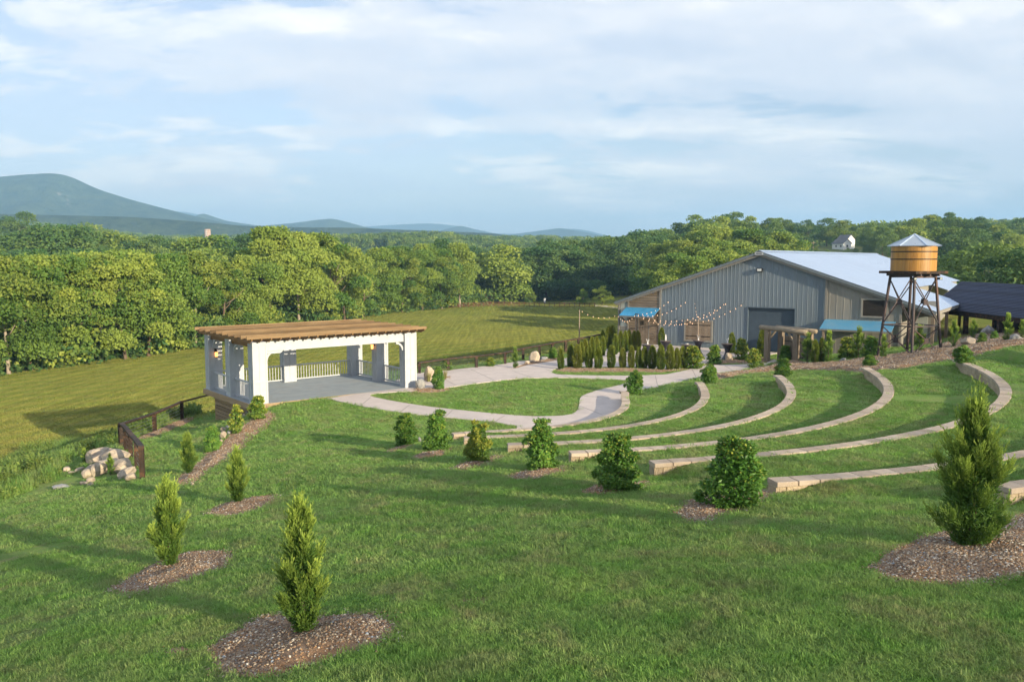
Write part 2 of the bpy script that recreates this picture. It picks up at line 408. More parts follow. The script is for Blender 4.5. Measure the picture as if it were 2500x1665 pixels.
# ------------------------------------------------------------------ ground sheets
from mathutils.geometry import delaunay_2d_cdt
def grass_mat(name, blade=False):
    m, N, L, P = new_mat(name); v = ncoord(N, L, 'World')
    big = nramp(N, L, nnoise(N, L, v, 0.32, 5, 0.6, 0.4), [(0.30, 0.0), (0.70, 1.0)])
    col = nmix(N, L, big, (0.165, 0.325, 0.058), (0.25, 0.415, 0.098))
    mid = nramp(N, L, nnoise(N, L, v, 1.7, 4, 0.65), [(0.42, 0.0), (0.68, 1.0)])
    col = nmix(N, L, nmath(N, L, 'MULTIPLY', mid, 0.7), col, (0.275, 0.345, 0.12))
    dry = nramp(N, L, nnoise(N, L, v, 0.8, 7, 0.74, 0.6), [(0.50, 0.0), (0.68, 1.0)])
    col = nmix(N, L, nmath(N, L, 'MULTIPLY', dry, 0.75), col, (0.38, 0.34, 0.17))
    dist = N.new('ShaderNodeVectorMath'); dist.operation = 'DISTANCE'; L.new(v, dist.inputs[0]); dist.inputs[1].default_value = (AC[0], AC[1], 1.5)
    wob = nmath(N, L, 'ADD', dist.outputs['Value'], nmath(N, L, 'MULTIPLY', nnoise(N, L, v, 0.5, 2), 0.7))
    mow = nramp(N, L, nmath(N, L, 'ADD', nmath(N, L, 'MULTIPLY', nmath(N, L, 'SINE', nmath(N, L, 'MULTIPLY', wob, 5.2)), 0.5), 0.5), [(0.35, 0.0), (0.65, 1.0)])
    col = nmix(N, L, nmath(N, L, 'MULTIPLY', mow, 0.22), col, (0.31, 0.40, 0.135))
    if blade:
        oi = N.new('ShaderNodeObjectInfo')
        k = nmath(N, L, 'ADD', nmath(N, L, 'MULTIPLY', oi.outputs['Random'], 0.5), 0.80)
        hv = N.new('ShaderNodeHueSaturation'); L.new(col, hv.inputs['Color']); L.new(k, hv.inputs['Value']); col = hv.outputs[0]
        L.new(col, P.inputs['Base Color']); P.inputs['Roughness'].default_value = 0.6; P.inputs['Specular IOR Level'].default_value = 0.2
        t = N.new('ShaderNodeBsdfTranslucent'); L.new(col, t.inputs[0]); ms = N.new('ShaderNodeMixShader'); ms.inputs[0].default_value = 0.45
        L.new(P.outputs[0], ms.inputs[1]); L.new(t.outputs[0], ms.inputs[2]); L.new(ms.outputs[0], N['Material Output'].inputs[0])
    else:
        fine = nnoise(N, L, v, 22, 5, 0.7)
        col = nmix(N, L, nramp(N, L, fine, [(0.35, 0.0), (0.65, 1.0)]), nmix(N, L, 0.5, col, (0.09, 0.13, 0.035)), col)
        L.new(col, P.inputs['Base Color']); P.inputs['Roughness'].default_value = 0.95; P.inputs['Specular IOR Level'].default_value = 0.05
        b = N.new('ShaderNodeBump'); b.inputs['Strength'].default_value = 0.9; b.inputs['Distance'].default_value = 0.08
        L.new(nnoise(N, L, v, 30, 4, 0.7), b.inputs['Height']); L.new(b.outputs[0], P.inputs['Normal'])
    return m
def land_mat(name, blade=False):
    """mown meadow near, pale farm fields and rough pasture far off"""
    m, N, L, P = new_mat(name); v = ncoord(N, L, 'World')
    mp = N.new('ShaderNodeMapping'); L.new(v, mp.inputs[0]); mp.inputs['Rotation'].default_value = (0, 0, R(37))
    w = N.new('ShaderNodeTexWave'); L.new(mp.outputs[0], w.inputs['Vector']); w.wave_type = 'BANDS'; w.bands_direction = 'X'
    w.inputs['Scale'].default_value = 0.105; w.inputs['Distortion'].default_value = 3.2; w.inputs['Detail'].default_value = 2; w.inputs['Detail Scale'].default_value = 0.35
    st = nramp(N, L, w.outputs['Fac'], [(0.35, 0.0), (0.65, 1.0)])
    mp2 = N.new('ShaderNodeMapping'); L.new(v, mp2.inputs[0]); mp2.inputs['Rotation'].default_value = (0, 0, R(37)); mp2.inputs['Scale'].default_value = (1.6, 0.06, 1)
    streak = nramp(N, L, nnoise(N, L, mp2.outputs[0], 1.3, 5, 0.65), [(0.35, 0.0), (0.62, 1.0)])
    big = nramp(N, L, nnoise(N, L, v, 0.05, 5, 0.6), [(0.3, 0.0), (0.7, 1.0)])
    col = nmix(N, L, big, (0.255, 0.345, 0.066), (0.46, 0.47, 0.11))
    col = nmix(N, L, nmath(N, L, 'MULTIPLY', st, 0.48), col, (0.55, 0.48, 0.14))
    col = nmix(N, L, nmath(N, L, 'MULTIPLY', streak, 0.45), col, (0.085, 0.105, 0.03))
    dry = nramp(N, L, nnoise(N, L, v, 0.12, 6, 0.7), [(0.58, 0.0), (0.72, 1.0)])
    col = nmix(N, L, nmath(N, L, 'MULTIPLY', dry, 0.4), col, (0.20, 0.165, 0.08))
    fine = nnoise(N, L, v, 4.0, 6, 0.75)
    col = nmix(N, L, nramp(N, L, fine, [(0.35, 0.0), (0.65, 1.0)]), nmix(N, L, 0.45, col, (0.10, 0.12, 0.03)), col)
    sp = N.new('ShaderNodeSeparateXYZ'); L.new(v, sp.inputs[0])
    far = nramp(N, L, nmath(N, L, 'MULTIPLY', sp.outputs[1], 0.001), [(0.27, 0.0), (0.36, 1.0)])
    fields = nmix(N, L, nramp(N, L, nnoise(N, L, v, 0.006, 3, 0.5), [(0.45, 0.0), (0.55, 1.0)]), (0.14, 0.19, 0.055), (0.17, 0.19, 0.08))
    col = nmix(N, L, far, col, fields)
    L.new(col, P.inputs['Base Color']); P.inputs['Roughness'].default_value = 0.95; P.inputs['Specular IOR Level'].default_value = 0.05
    if blade:
        t = N.new('ShaderNodeBsdfTranslucent'); L.new(col, t.inputs[0]); ms = N.new('ShaderNodeMixShader'); ms.inputs[0].default_value = 0.4
        L.new(P.outputs[0], ms.inputs[1]); L.new(t.outputs[0], ms.inputs[2]); L.new(ms.outputs[0], N['Material Output'].inputs[0])
        return m
    b = N.new('ShaderNodeBump'); b.inputs['Strength'].default_value = 1.0; b.inputs['Distance'].default_value = 0.35
    L.new(nnoise(N, L, v, 7.0, 5, 0.75), b.inputs['Height']); L.new(b.outputs[0], P.inputs['Normal'])
    return m
MAT_LAWN = grass_mat('lawn_turf'); MAT_BLADE = grass_mat('grass_blade', True); MAT_LAND = land_mat('meadow_land'); MAT_MBLADE = land_mat('meadow_blade', True)

def grid_sheet(name, xs, ys, zf, mat):
    X, Y = np.meshgrid(xs, ys); Z = zf(X.ravel(), Y.ravel())
    v = np.c_[X.ravel(), Y.ravel(), Z]; nx, ny = len(xs), len(ys)
    i = np.arange(nx * ny).reshape(ny, nx)
    f = np.c_[i[:-1, :-1].ravel(), i[:-1, 1:].ravel(), i[1:, 1:].ravel(), i[1:, :-1].ravel()]
    return link(name, mesh_np(name, v, f, mat, True))
NX0, NX1, NY0, NY1 = -21.0, 33.0, 3.0, 62.0
lump = lambda x, y: (vnoise(x, y, 1.6, 3) - 0.5) * 0.07 + (vnoise(x, y, 0.6, 4) - 0.5) * 0.03
def near_z(x, y):
    return terrain(x, y) + lump(x, y) * sstep(0.2, 1.5, poly_sd(PAD, x, y)) * (1 - terrace(x, y)[1])
lawn = tag(grid_sheet('lawn', np.arange(NX0, NX1 + .01, 0.15), np.arange(NY0, NY1 + .01, 0.15), near_z, MAT_LAWN), 'mown green hillside lawn around the seating terraces', None, None, 'structure')
def graded(lo, hi, a, b, fine, g=1.10):
    """coordinates: fine steps between a and b, growing outwards to lo and hi"""
    mid = list(np.arange(a, b + 0.01, fine)); l = []; s = fine; x = a
    while x > lo: s *= g; x -= s; l.append(x)
    r = []; s = fine; x = mid[-1]
    while x < hi: s *= g; x += s; r.append(x)
    return np.array(l[::-1] + mid + r)
def land_z(x, y):
    z = terrain(x, y)
    dx = np.minimum(x - NX0, NX1 - x); dy = np.minimum(y - NY0, NY1 - y); d = np.minimum(dx, dy)
    return z - 2.2 * sstep(0.4, 3.0, d) - 0.01
land = tag(grid_sheet('meadow', graded(-3600, 3600, -60, 60, 1.2), graded(-260, 5200, -6, 120, 1.2), land_z, MAT_LAND), 'mown meadow and farm fields reaching to the wooded hills', None, None, 'structure')

# ------------------------------------------------------------------ paved plaza and path
def hull_smooth(poly, it=2):
    for _ in range(it):
        out = []
        for i in range(len(poly)):
            a, b = poly[i], poly[(i + 1) % len(poly)]
            out += [(a[0]*.75 + b[0]*.25, a[1]*.75 + b[1]*.25), (a[0]*.25 + b[0]*.75, a[1]*.25 + b[1]*.75)]
        poly = out
    return poly
def wall_edge(k, t0, t1, dr, m=14): return [wall_pt(k, t, dr) for t in np.linspace(t0, t1, m)]
P_OUT = ([W2(*p) for p in [(798,974),(870,990),(940,1002),(1016,1013),(1087,1019.5),(1163,1027),(1215,1033),(1262,1041)]]
         + wall_edge(0, R(19), R(92), -0.12)
         + [W2(*p) for p in [(1540,958),(1575,951),(1627,941),(1661,933),(1700,925),(1772,910),(1818,903),(1869,893),(1900,884),(1890,878),(1860,872),(1900,862)]]
         + [barn(1, -0.05), barn(-BARN_W / 2 + 0.6, -0.05)]
         + [W2(*p) for p in [(1495,850),(1430,862),(1380,876),(1330,884),(1288,881),(1262,883),(1224,890),(1173,896),(1135,900),(1099,904),(1060,908),(1020,912)]]
         + [pav(PAV_L + 0.02, 2.6), pav(PAV_L + 0.02, 0.5), W2(1060,938), pav(7.2, -0.02), W2(872, 963)])
P_LAWN = [W2(*p) for p in [(884,965),(967,982),(1060,996),(1120,1002),(1239,1014),(1303,1018),(1359,1017),(1391,1014),(1409,1006),(1414,992),(1415,974),(1423,966),(1463,952),(1511,942),(1534,934),(1532,929),(1472,926),(1386,923),(1300,924),(1278,924),(1210,931),(1142,940),(1101,946),(1060,951),(1015,956),(960,958)]]
P_LAWN = hull_smooth(P_LAWN, 2)
P_HEDGE = [W2(*p) for p in [(1346,911),(1360,915),(1403,917),(1472,918),(1558,918),(1627,915),(1661,908),(1714,895),(1748,892),(1828,890),(1870,887),(1890,878),(1850,868),(1800,872),(1740,882),(1696,897),(1627,902),(1524,896),(1440,898),(1383,893),(1352,903)]]
P_SPUR = [W2(*p) for p in [(1242,904),(1262,899),(1290,892),(1330,886),(1372,878),(1375,870),(1340,874),(1310,880),(1288,885),(1262,896)]]
P_CIRC = [W2(1440 + 24 * math.cos(a), 861 + 6 * math.sin(a)) for a in np.linspace(0, 6.0, 12)]
def region_mesh(name, outer, holes, zf, mat, step=0.8, skirt=0.12, jit=0.0):
    vs = []; es = []
    for poly in [outer] + holes:
        b = len(vs); pts = []
        for i in range(len(poly)):
            a, c = poly[i], poly[(i + 1) % len(poly)]; m = max(1, int(math.dist(a, c) / step))
            pts += [(a[0] + (c[0] - a[0]) * j / m, a[1] + (c[1] - a[1]) * j / m) for j in range(m)]
        vs += pts; es += [(b + i, b + (i + 1) % len(pts)) for i in range(len(pts))]
    ox = [p[0] for p in outer]; oy = [p[1] for p in outer]
    gx, gy = np.meshgrid(np.arange(min(ox), max(ox), step), np.arange(min(oy), max(oy), step)); gx, gy = gx.ravel(), gy.ravel()
    ok = poly_sd(outer, gx, gy) < -step * 0.35
    for h in holes: ok &= poly_sd(h, gx, gy) > step * 0.35
    vs += list(zip(gx[ok] + (rng.random(ok.sum()) - .5) * jit, gy[ok] + (rng.random(ok.sum()) - .5) * jit))
    r = delaunay_2d_cdt([Vector(p) for p in vs], es, [], 0, 1e-4)
    pv_ = np.array([(v.x, v.y) for v in r[0]]); tris = np.array([f for f in r[2]])
    cen = pv_[tris].mean(1); keep = poly_sd(outer, cen[:, 0], cen[:, 1]) < 0
    for h in holes: keep &= poly_sd(h, cen[:, 0], cen[:, 1]) > 0
    tris = tris[keep]
    z = zf(pv_[:, 0], pv_[:, 1]); me = bpy.data.meshes.new(name)
    me.from_pydata(np.c_[pv_, z].tolist(), [], tris.tolist())
    bm = bmesh.new(); bm.from_mesh(me)
    bmesh.ops.delete(bm, geom=[v for v in bm.verts if not v.link_faces], context='VERTS')
    bmesh.ops.recalc_face_normals(bm, faces=bm.faces)
    if sum(f.normal.z for f in bm.faces) < 0: bmesh.ops.reverse_faces(bm, faces=bm.faces)
    if skirt:
        e = [x for x in bm.edges if len(x.link_faces) == 1]
        g = bmesh.ops.extrude_edge_only(bm, edges=e)
        for v in [x for x in g['geom'] if isinstance(x, bmesh.types.BMVert)]: v.co.z -= skirt
    bm.to_mesh(me); bm.free(); me.materials.append(mat)
    return me
MAT_CONC = M('broom_concrete', (0.60, 0.52, 0.47), (0.52, 0.45, 0.41), 1.3, None, 0.85, 0.25, 60, c3=(0.42, 0.37, 0.34), s3=0.35, f3=0.5, coord='World')
plaza = tag(link('plaza_path', region_mesh('plaza_path', P_OUT, [P_LAWN, P_HEDGE, P_SPUR, P_CIRC], lambda x, y: 0 * x + 0.035, MAT_CONC)), 'pale concrete plaza with path curving to the pavilion', None, None, 'structure')

MAT_JOINT = M('dark_joint', (0.20, 0.17, 0.15), (0.16, 0.14, 0.12), 4)  # dark line colour of the control joints
for (ax, ay), (bx, by) in [((905, 970), (880, 990)), ((1000, 988), (975, 1007)), ((1105, 1001), (1085, 1019)), ((1232, 1014), (1205, 1031)), ((1330, 1018), (1320, 1040)), ((1414, 990), (1470, 1012)), ((1425, 966), (1515, 975)), ((1300, 922), (1250, 905)), ((1390, 921), (1330, 900)),
                           ((1210, 930), (1150, 902)), ((1540, 930), (1540, 919)), ((1605, 940), (1600, 917)), ((1700, 922), (1690, 902)), ((1790, 905), (1770, 893)), ((1115, 942), (1060, 912))]:
    a_, b_ = at(ax, ay, .037), at(bx, by, .037); MB().bar(a_, b_, .02, .004).build('control_joint', MAT_JOINT, plaza)
# ------------------------------------------------------------------ scatter node group (points carry rot, scl and idx)
def proto_coll(name, meshes):
    col = bpy.data.collections.new(name)
    for i, me in enumerate(meshes): col.objects.link(bpy.data.objects.new('%s_%02d' % (name, i), me))
    return col
_groups = {}
def scatter_group(col):
    if col.name in _groups: return _groups[col.name]
    ng = bpy.data.node_groups.new('scatter_' + col.name, 'GeometryNodeTree')
    ng.interface.new_socket('Geometry', in_out='INPUT', socket_type='NodeSocketGeometry')
    ng.interface.new_socket('Geometry', in_out='OUTPUT', socket_type='NodeSocketGeometry')
    gi, go = ng.nodes.new('NodeGroupInput'), ng.nodes.new('NodeGroupOutput')
    ci = ng.nodes.new('GeometryNodeCollectionInfo'); ci.inputs[0].default_value = col
    ci.inputs['Separate Children'].default_value = True; ci.inputs['Reset Children'].default_value = True
    ip = ng.nodes.new('GeometryNodeInstanceOnPoints'); ip.inputs['Pick Instance'].default_value = True
    def attr(nm, t):
        a = ng.nodes.new('GeometryNodeInputNamedAttribute'); a.data_type = t; a.inputs[0].default_value = nm
        return [s for s in a.outputs if s.enabled and s.name == 'Attribute'][0]
    k = ng.links.new
    k(gi.outputs[0], ip.inputs['Points']); k(ci.outputs[0], ip.inputs['Instance']); k(attr('idx', 'INT'), ip.inputs['Instance Index'])
    k(attr('rot', 'FLOAT_VECTOR'), ip.inputs['Rotation']); k(attr('scl', 'FLOAT_VECTOR'), ip.inputs['Scale']); k(ip.outputs[0], go.inputs[0])
    _groups[col.name] = ng
    return ng
def scatter(name, pts, rot, scl, col, parent=None, idx=None):
    pts = np.asarray(pts, np.float32); m = len(pts)
    me = bpy.data.meshes.new(name); me.vertices.add(m); me.vertices.foreach_set('co', pts.ravel())
    scl = np.asarray(scl, np.float32)
    if scl.ndim == 1: scl = np.repeat(scl[:, None], 3, 1)
    for nm, t, d in (('rot', 'FLOAT_VECTOR', rot), ('scl', 'FLOAT_VECTOR', scl)):
        me.attributes.new(nm, t, 'POINT').data.foreach_set('vector', np.asarray(d, np.float32).ravel())
    if idx is None: idx = rng.integers(0, len(col.objects), m)
    me.attributes.new('idx', 'INT', 'POINT').data.foreach_set('value', np.asarray(idx, np.int32))
    o = link(name, me, None, parent); md = o.modifiers.new('scatter', 'NODES'); md.node_group = scatter_group(col)
    return o
def zrot(m, tilt=0.0): return np.c_[(rng.random(m) - .5) * tilt, (rng.random(m) - .5) * tilt, rng.random(m) * 2 * math.pi]

# ------------------------------------------------------------------ gravel beds under the shrubs
MAT_BED = M('bed_soil', (0.24, 0.155, 0.10), (0.34, 0.235, 0.155), 9, None, 0.95, 0.8, 40, coord='World', c3=(0.42, 0.21, 0.085), s3=0.9, f3=0.8)
def pebble_mat():
    m, N, L, P = new_mat('river_pebble'); oi = N.new('ShaderNodeObjectInfo')
    r = N.new('ShaderNodeValToRGB'); L.new(oi.outputs['Random'], r.inputs[0]); r.color_ramp.interpolation = 'CONSTANT'
    cols = [(0.0, (.25,.16,.095)), (.16, (.34,.25,.16)), (.30, (.14,.085,.05)), (.44, (.42,.34,.24)), (.56, (.27,.185,.115)), (.70, (.36,.21,.10)), (.82, (.20,.16,.13)), (.91, (.58,.52,.43)), (.98, (.32,.35,.38))]
    e = r.color_ramp.elements
    while len(e) < len(cols): e.new(0.5)
    for el, (p, c) in zip(e, cols): el.position = p; el.color = (*c, 1)
    L.new(r.outputs[0], P.inputs['Base Color']); P.inputs['Roughness'].default_value = 0.7
    return m
MAT_PEB = pebble_mat()
def pebble_mesh(seed):
    rg = random.Random(seed); bm = bmesh.new(); bmesh.ops.create_icosphere(bm, subdivisions=1, radius=1)
    a, b, c = 1.0, rg.uniform(.6, .95), rg.uniform(.35, .65)
    for v in bm.verts: v.co = Vector((v.co.x * a, v.co.y * b, v.co.z * c)) * rg.uniform(.85, 1.15)
    me = bpy.data.meshes.new('pebble'); bm.to_mesh(me); bm.free(); me.materials.append(MAT_PEB)
    for p in me.polygons: p.use_smooth = True
    return me
PEB = proto_coll('pebbles', [pebble_mesh(i) for i in range(6)])
BEDS = []
def bed(name, poly, label, size=0.018, dens=900, mound=0.05, peb=True, group=None, clear=True):
    """one gravel bed: a low mound following the ground with loose pebbles on it"""
    if clear: BEDS.append(poly)
    def zf(x, y):
        d = -poly_sd(poly, x, y); return near_z(x, y) + 0.012 + mound * sstep(0, 0.6, d) + (vnoise(x, y, .35, 5) - .5) * 0.05 * sstep(0, .3, d)
    st = 0.16 if dens > 500 else 0.4
    o = tag(link(name, region_mesh(name, poly, [], zf, MAT_BED, st, 0.1, st * .5)), label, None, group, 'stuff')
    if peb:
        xs = np.array([p[0] for p in poly]); ys = np.array([p[1] for p in poly])
        A = (xs.max() - xs.min()) * (ys.max() - ys.min()); m = int(A * dens * 1.7)
        x = rng.uniform(xs.min() - .2, xs.max() + .2, m); y = rng.uniform(ys.min() - .2, ys.max() + .2, m)
        d = -poly_sd(poly, x, y) + (vnoise(x, y, .25, 8) - .5) * 0.22
        bare = vnoise(x, y, 0.6, 9) > (0.80 if 'clay' in label else 0.92)
        k = (d > -0.22 * rng.random(m) ** 4) & (~bare | (rng.random(m) < .35)); x, y = x[k], y[k]
        tag(scatter('pebble_cover', np.c_[x, y, zf(x, y) + size * .2], zrot(len(x), .9), size * .66 * (0.5 + rng.random(len(x)) ** 2 * 1.1), PEB, o), None, None, None, 'stuff')
    return o
def blob(cx, cy, a, b, ang, m=26, wob=0.16, seed=0):
    rg = random.Random(seed); ph = [rg.uniform(0, 6.28) for _ in range(3)]
    out = []
    for i in range(m):
        t = 2 * math.pi * i / m; r = 1 + wob * (math.sin(2 * t + ph[0]) * .5 + math.sin(3 * t + ph[1]) * .4 + math.sin(5 * t + ph[2]) * .25)
        x, y = a * r * math.cos(t), b * r * math.sin(t)
        out.append((cx + x * math.cos(ang) - y * math.sin(ang), cy + x * math.sin(ang) + y * math.cos(ang)))
    return out
def px_poly(pts): return [tuple(spot(*p)[:2]) for p in pts]
pb = lambda pts, it=1: hull_smooth(px_poly(pts), it)
# beds round single plants (outlines read on the ground)
bed('gravel_bed', pb([(505,1590),(545,1555),(600,1525),(650,1500),(690,1500),(740,1512),(800,1505),(860,1502),(925,1508),(972,1530),(960,1560),(905,1585),(840,1600),(760,1625),(690,1650),(600,1650),(540,1632)]), 'broad gravel bed with orange clay round the foreground conifer', 0.022, 1500)
bed('gravel_bed', pb([(262,1440),(300,1415),(350,1390),(400,1370),(450,1352),(520,1345),(572,1352),(560,1375),(510,1400),(440,1425),(360,1448),(290,1455)]), 'long gravel bed round the yellow-tipped conifer at lower left', 0.022, 900)
bed('gravel_bed', pb([(497,1255),(540,1232),(585,1222),(630,1210),(680,1208),(682,1220),(640,1242),(590,1258),(530,1265)]), 'gravel bed round the dark slim conifer above the clay patch', 0.024, 600)
bed('gravel_bed', pb([(2130,1385),(2165,1345),(2230,1318),(2300,1300),(2400,1290),(2470,1270),(2540,1230),(2600,1200),(2640,1330),(2560,1400),(2450,1408),(2330,1422),(2210,1420),(2150,1408)]), 'large gravel bed round the tall bushy conifer at right', 0.022, 1500)
bed('gravel_bed', pb([(1652,1245),(1690,1220),(1740,1212),(1800,1215),(1850,1200),(1890,1185),(1915,1190),(1890,1215),(1830,1240),(1760,1255),(1700,1280),(1670,1268)]), 'gravel bed below the broadest holly bush', 0.022, 1200)
bed('gravel_bed', pb([(1408,1204),(1440,1188),(1480,1180),(1530,1180),(1575,1168),(1592,1172),(1570,1190),(1520,1202),(1460,1210)]), 'gravel bed below the rounded holly at the fifth terrace end', 0.022, 800)
bed('gravel_bed', pb([(1228,1170),(1260,1155),(1310,1145),(1360,1140),(1385,1138),(1380,1152),(1340,1166),(1280,1178)]), 'gravel bed below the split-crowned holly at the fourth terrace end', 0.022, 600)
bed('gravel_bed', pb([(1095,1148),(1125,1135),(1170,1124),(1215,1112),(1225,1116),(1200,1132),(1150,1146),(1110,1152)]), 'gravel bed below the yellow-leaved holly', 0.024, 450)
bed('gravel_bed', pb([(1000,1117),(1035,1106),(1075,1098),(1105,1094),(1105,1102),(1080,1114),(1030,1122)]), 'gravel bed below the tall narrow holly nearest the path', 0.026, 350)
bed('gravel_bed', pb([(938,1104),(965,1092),(1000,1084),(1022,1083),(1015,1092),(980,1102),(950,1107)]), 'gravel bed below the westernmost holly on the lawn', 0.026, 350)
bed('gravel_bed', pb([(402,1592),(425,1582),(455,1580),(470,1588),(450,1598),(420,1600)]), 'small stray patch of gravel in the grass', 0.02, 900, 0.01)
# long strips
bed('mulch_bed', pb([(425,1172),(470,1140),(498,1118),(512,1092),(535,1090),(560,1062),(600,1035),(632,1012),(652,1000),(672,1012),(664,1032),(630,1055),(596,1085),(560,1115),(520,1150),(470,1180),(440,1186)]), 'curving strip of tan mulch leading down from the pavilion corner', 0.03, 420)
bed('mulch_bed', pb([(330,1072),(360,1058),(420,1034),(470,1018),(488,1018),(450,1036),(390,1060),(345,1078)]), 'thin mulch strip beneath the dark cable rail fence', 0.03, 200)
bed('mulch_bed', hull_smooth([W2(*p) for p in [(1352,905),(1383,895),(1440,900),(1524,898),(1627,904),(1696,899),(1740,884),(1800,874),(1848,870),(1885,879),(1870,885),(1828,888),(1748,890),(1714,894),(1640,910),(1540,908),(1420,908),(1365,909)]], 1), 'mulch bed carrying the clipped arborvitae hedge', 0.035, 120)
bed('mulch_bed', pb([(1700,926),(1790,912),(1850,902),(1905,884),(1960,884),(2040,888),(2100,876),(2200,866),(2270,850),(2340,826),(2420,812),(2520,806),(2540,838),(2440,852),(2390,868),(2310,882),(2220,898),(2140,908),(2040,904),(1930,905),(1850,910),(1780,922),(1730,930)]), 'long bank of tan mulch in front of the barn and water tower', 0.045, 150, 0.12)
bed('mulch_bed', pb([(985,952),(1010,948),(1050,946),(1090,948),(1100,952),(1070,958),(1030,960),(1000,958)]), 'small mulch bed at the pavilion corner under a boulder', 0.035, 200)
bed('mulch_bed', hull_smooth([W2(*p) for p in [(1030,925),(1060,918),(1095,918),(1112,920),(1108,925),(1080,928),(1050,935),(1030,938)]], 1), 'tan mulch tongue with ornamental grass beside the plaza', 0.035, 200)
bed('mulch_bed', hull_smooth(P_SPUR, 1), 'narrow mulch spur holding a boulder within the plaza', 0.035, 200)
bed('mulch_bed', hull_smooth(P_CIRC, 1), 'round mulch island in the patio', 0.035, 60)

for i_, (x_, y_, a_, b_) in enumerate([(1570,1354,.34,.12),(625,1292,.25,.10),(1478,1232,.30,.09),(1140,1470,.34,.14)]):
    p_ = spot(x_, y_); bed('bare_soil', blob(p_.x, p_.y, a_, b_, .3 * i_, 30, .8, i_ + 3), ['bare clay spot in the lawn below the largest holly bed','thin brown spot in the grass right of the slim conifer','pale worn spot in the lawn above the clay spot','bare spot in the lawn left of the big gravel bed','worn brown spot low in the middle of the lawn','worn patch at the left edge of the lawn','dry patch in the lawn near the bottom edge'][i_], .012, 300, 0.0, False, None, False)
# ------------------------------------------------------------------ terrace walls, block by block
MAT_CAP = M('cap_block', (0.49, 0.395, 0.30), (0.40, 0.32, 0.245), 5, None, 0.9, 0.35, 40, rand=0.2, c3=(0.52, 0.45, 0.38), s3=2.0, f3=0.5)
MAT_BLK = M('split_face_block', (0.46, 0.37, 0.255), (0.35, 0.28, 0.195), 7, None, 0.95, 0.9, 14, rand=0.18)
def block_mesh(name, l, w, h, mat, rough=0.0, bev=0.012, seed=1):
    bm = bmesh.new(); bmesh.ops.create_cube(bm, size=1)
    for v in bm.verts: v.co = Vector((v.co.x * l, v.co.y * w, v.co.z * h))
    bmesh.ops.bevel(bm, geom=list(bm.edges), offset=bev, segments=1, affect='EDGES')
    me = bpy.data.meshes.new(name); bm.to_mesh(me); bm.free(); me.materials.append(mat)
    return me
CAP_ME = block_mesh('cap_block', 0.446, 0.38, 0.10, MAT_CAP, bev=0.008)
BLK_ME = block_mesh('wall_block', 0.452, 0.30, 0.195, MAT_BLK, bev=0.014)
WALL_LABEL = ['lowest curved block seat wall beside the concrete path', 'second curved block seat wall up from the path', 'third curved block seat wall up from the path',
              'fourth curved block seat wall, its end behind a holly', 'fifth curved block seat wall with pale first cap stone', 'sixth curved block seat wall, running out at the right edge',
              'uppermost block wall, its sunlit end beside the tall bushy conifer']
for k in range(7):
    t0, t1 = WALL_TH[k]
    if k >= 5: t1 = R(74)
    ts = [t0]
    while ts[-1] < t1: ts.append(ts[-1] + 0.46 / (wall_r(k, ts[-1])))
    p0 = wall_pt(k, t0); root = empty('seat_wall', (p0[0], p0[1], WALL_Z[k]), 0, WALL_LABEL[k], 'seat wall', 'curved seat walls of the terraces'); root['kind'] = 'thing'
    for i in range(len(ts) - 1):
        tm = (ts[i] + ts[i + 1]) / 2; x, y = wall_pt(k, tm); x2, y2 = wall_pt(k, tm + 0.003); a = math.atan2(y2 - y, x2 - x)
        link('cap_stone', CAP_ME, None, root, (x - p0[0], y - p0[1], -0.05 + rng.normal() * .002), (rng.normal() * .004, rng.normal() * .004, a + rng.normal() * .006))
        for c in range(3):
            if c == 2 and i > 3 and i < len(ts) - 12: continue
            tc2 = tm + (0.5 * 0.46 / wall_r(k, tm) if c % 2 == 0 else 0)
            if i == 0 and c % 2 == 0:
                xh, yh = wall_pt(k, t0 + 0.25 * 0.46 / wall_r(k, t0), c * 0.012); link('wall_block', BLK_ME, None, root, (xh - p0[0], yh - p0[1], -0.2 - 0.2 * c), (0, 0, a), (.49, 1, 1))
            if tc2 > t1 - 0.004: continue
            x, y = wall_pt(k, tc2, 0.0 + c * 0.012)
            link('wall_block', BLK_ME, None, root, (x - p0[0], y - p0[1], -0.2 - 0.2 * c), (0, 0, a + rng.normal() * .008))
# ------------------------------------------------------------------ lawn grass
def tuft_mesh(name, nb, rad, hmin, hmax, wid, seed, mat, lean=0.5):
    rg = np.random.default_rng(seed); V = []; Fc = []
    for _ in range(nb):
        a = rg.random() * 6.283; r = rad * math.sqrt(rg.random()); x, y = r * math.cos(a), r * math.sin(a)
        h = rg.uniform(hmin, hmax); d = rg.random() * 6.283; ln = rg.random() * lean * h; w = wid * rg.uniform(.7, 1.2)
        sx, sy = math.cos(d + 1.57) * w / 2, math.sin(d + 1.57) * w / 2; lx, ly = math.cos(d) * ln, math.sin(d) * ln
        n0 = len(V)
        V += [(x - sx, y - sy, -0.01), (x + sx, y + sy, -0.01), (x + lx * .35 + sx * .7, y + ly * .35 + sy * .7, h * .6), (x + lx * .35 - sx * .7, y + ly * .35 - sy * .7, h * .6), (x + lx, y + ly, h)]
        Fc += [(n0, n0 + 1, n0 + 2, n0 + 3), (n0 + 3, n0 + 2, n0 + 4)]
    me = bpy.data.meshes.new(name); me.from_pydata(V, [], Fc); me.materials.append(mat); me.update()
    return me
TUFT = proto_coll('lawn_tufts', [tuft_mesh('tuft', 30, 0.085, 0.014, 0.045, 0.008, i, MAT_BLADE, 1.9) for i in range(5)])
ZONES = [(6.0, 11.5, 420, 1.0), (11.5, 20, 150, 1.5), (20, 33, 52, 2.2), (33, 64, 17, 3.2)]
pts, rots, scs = [], [], []
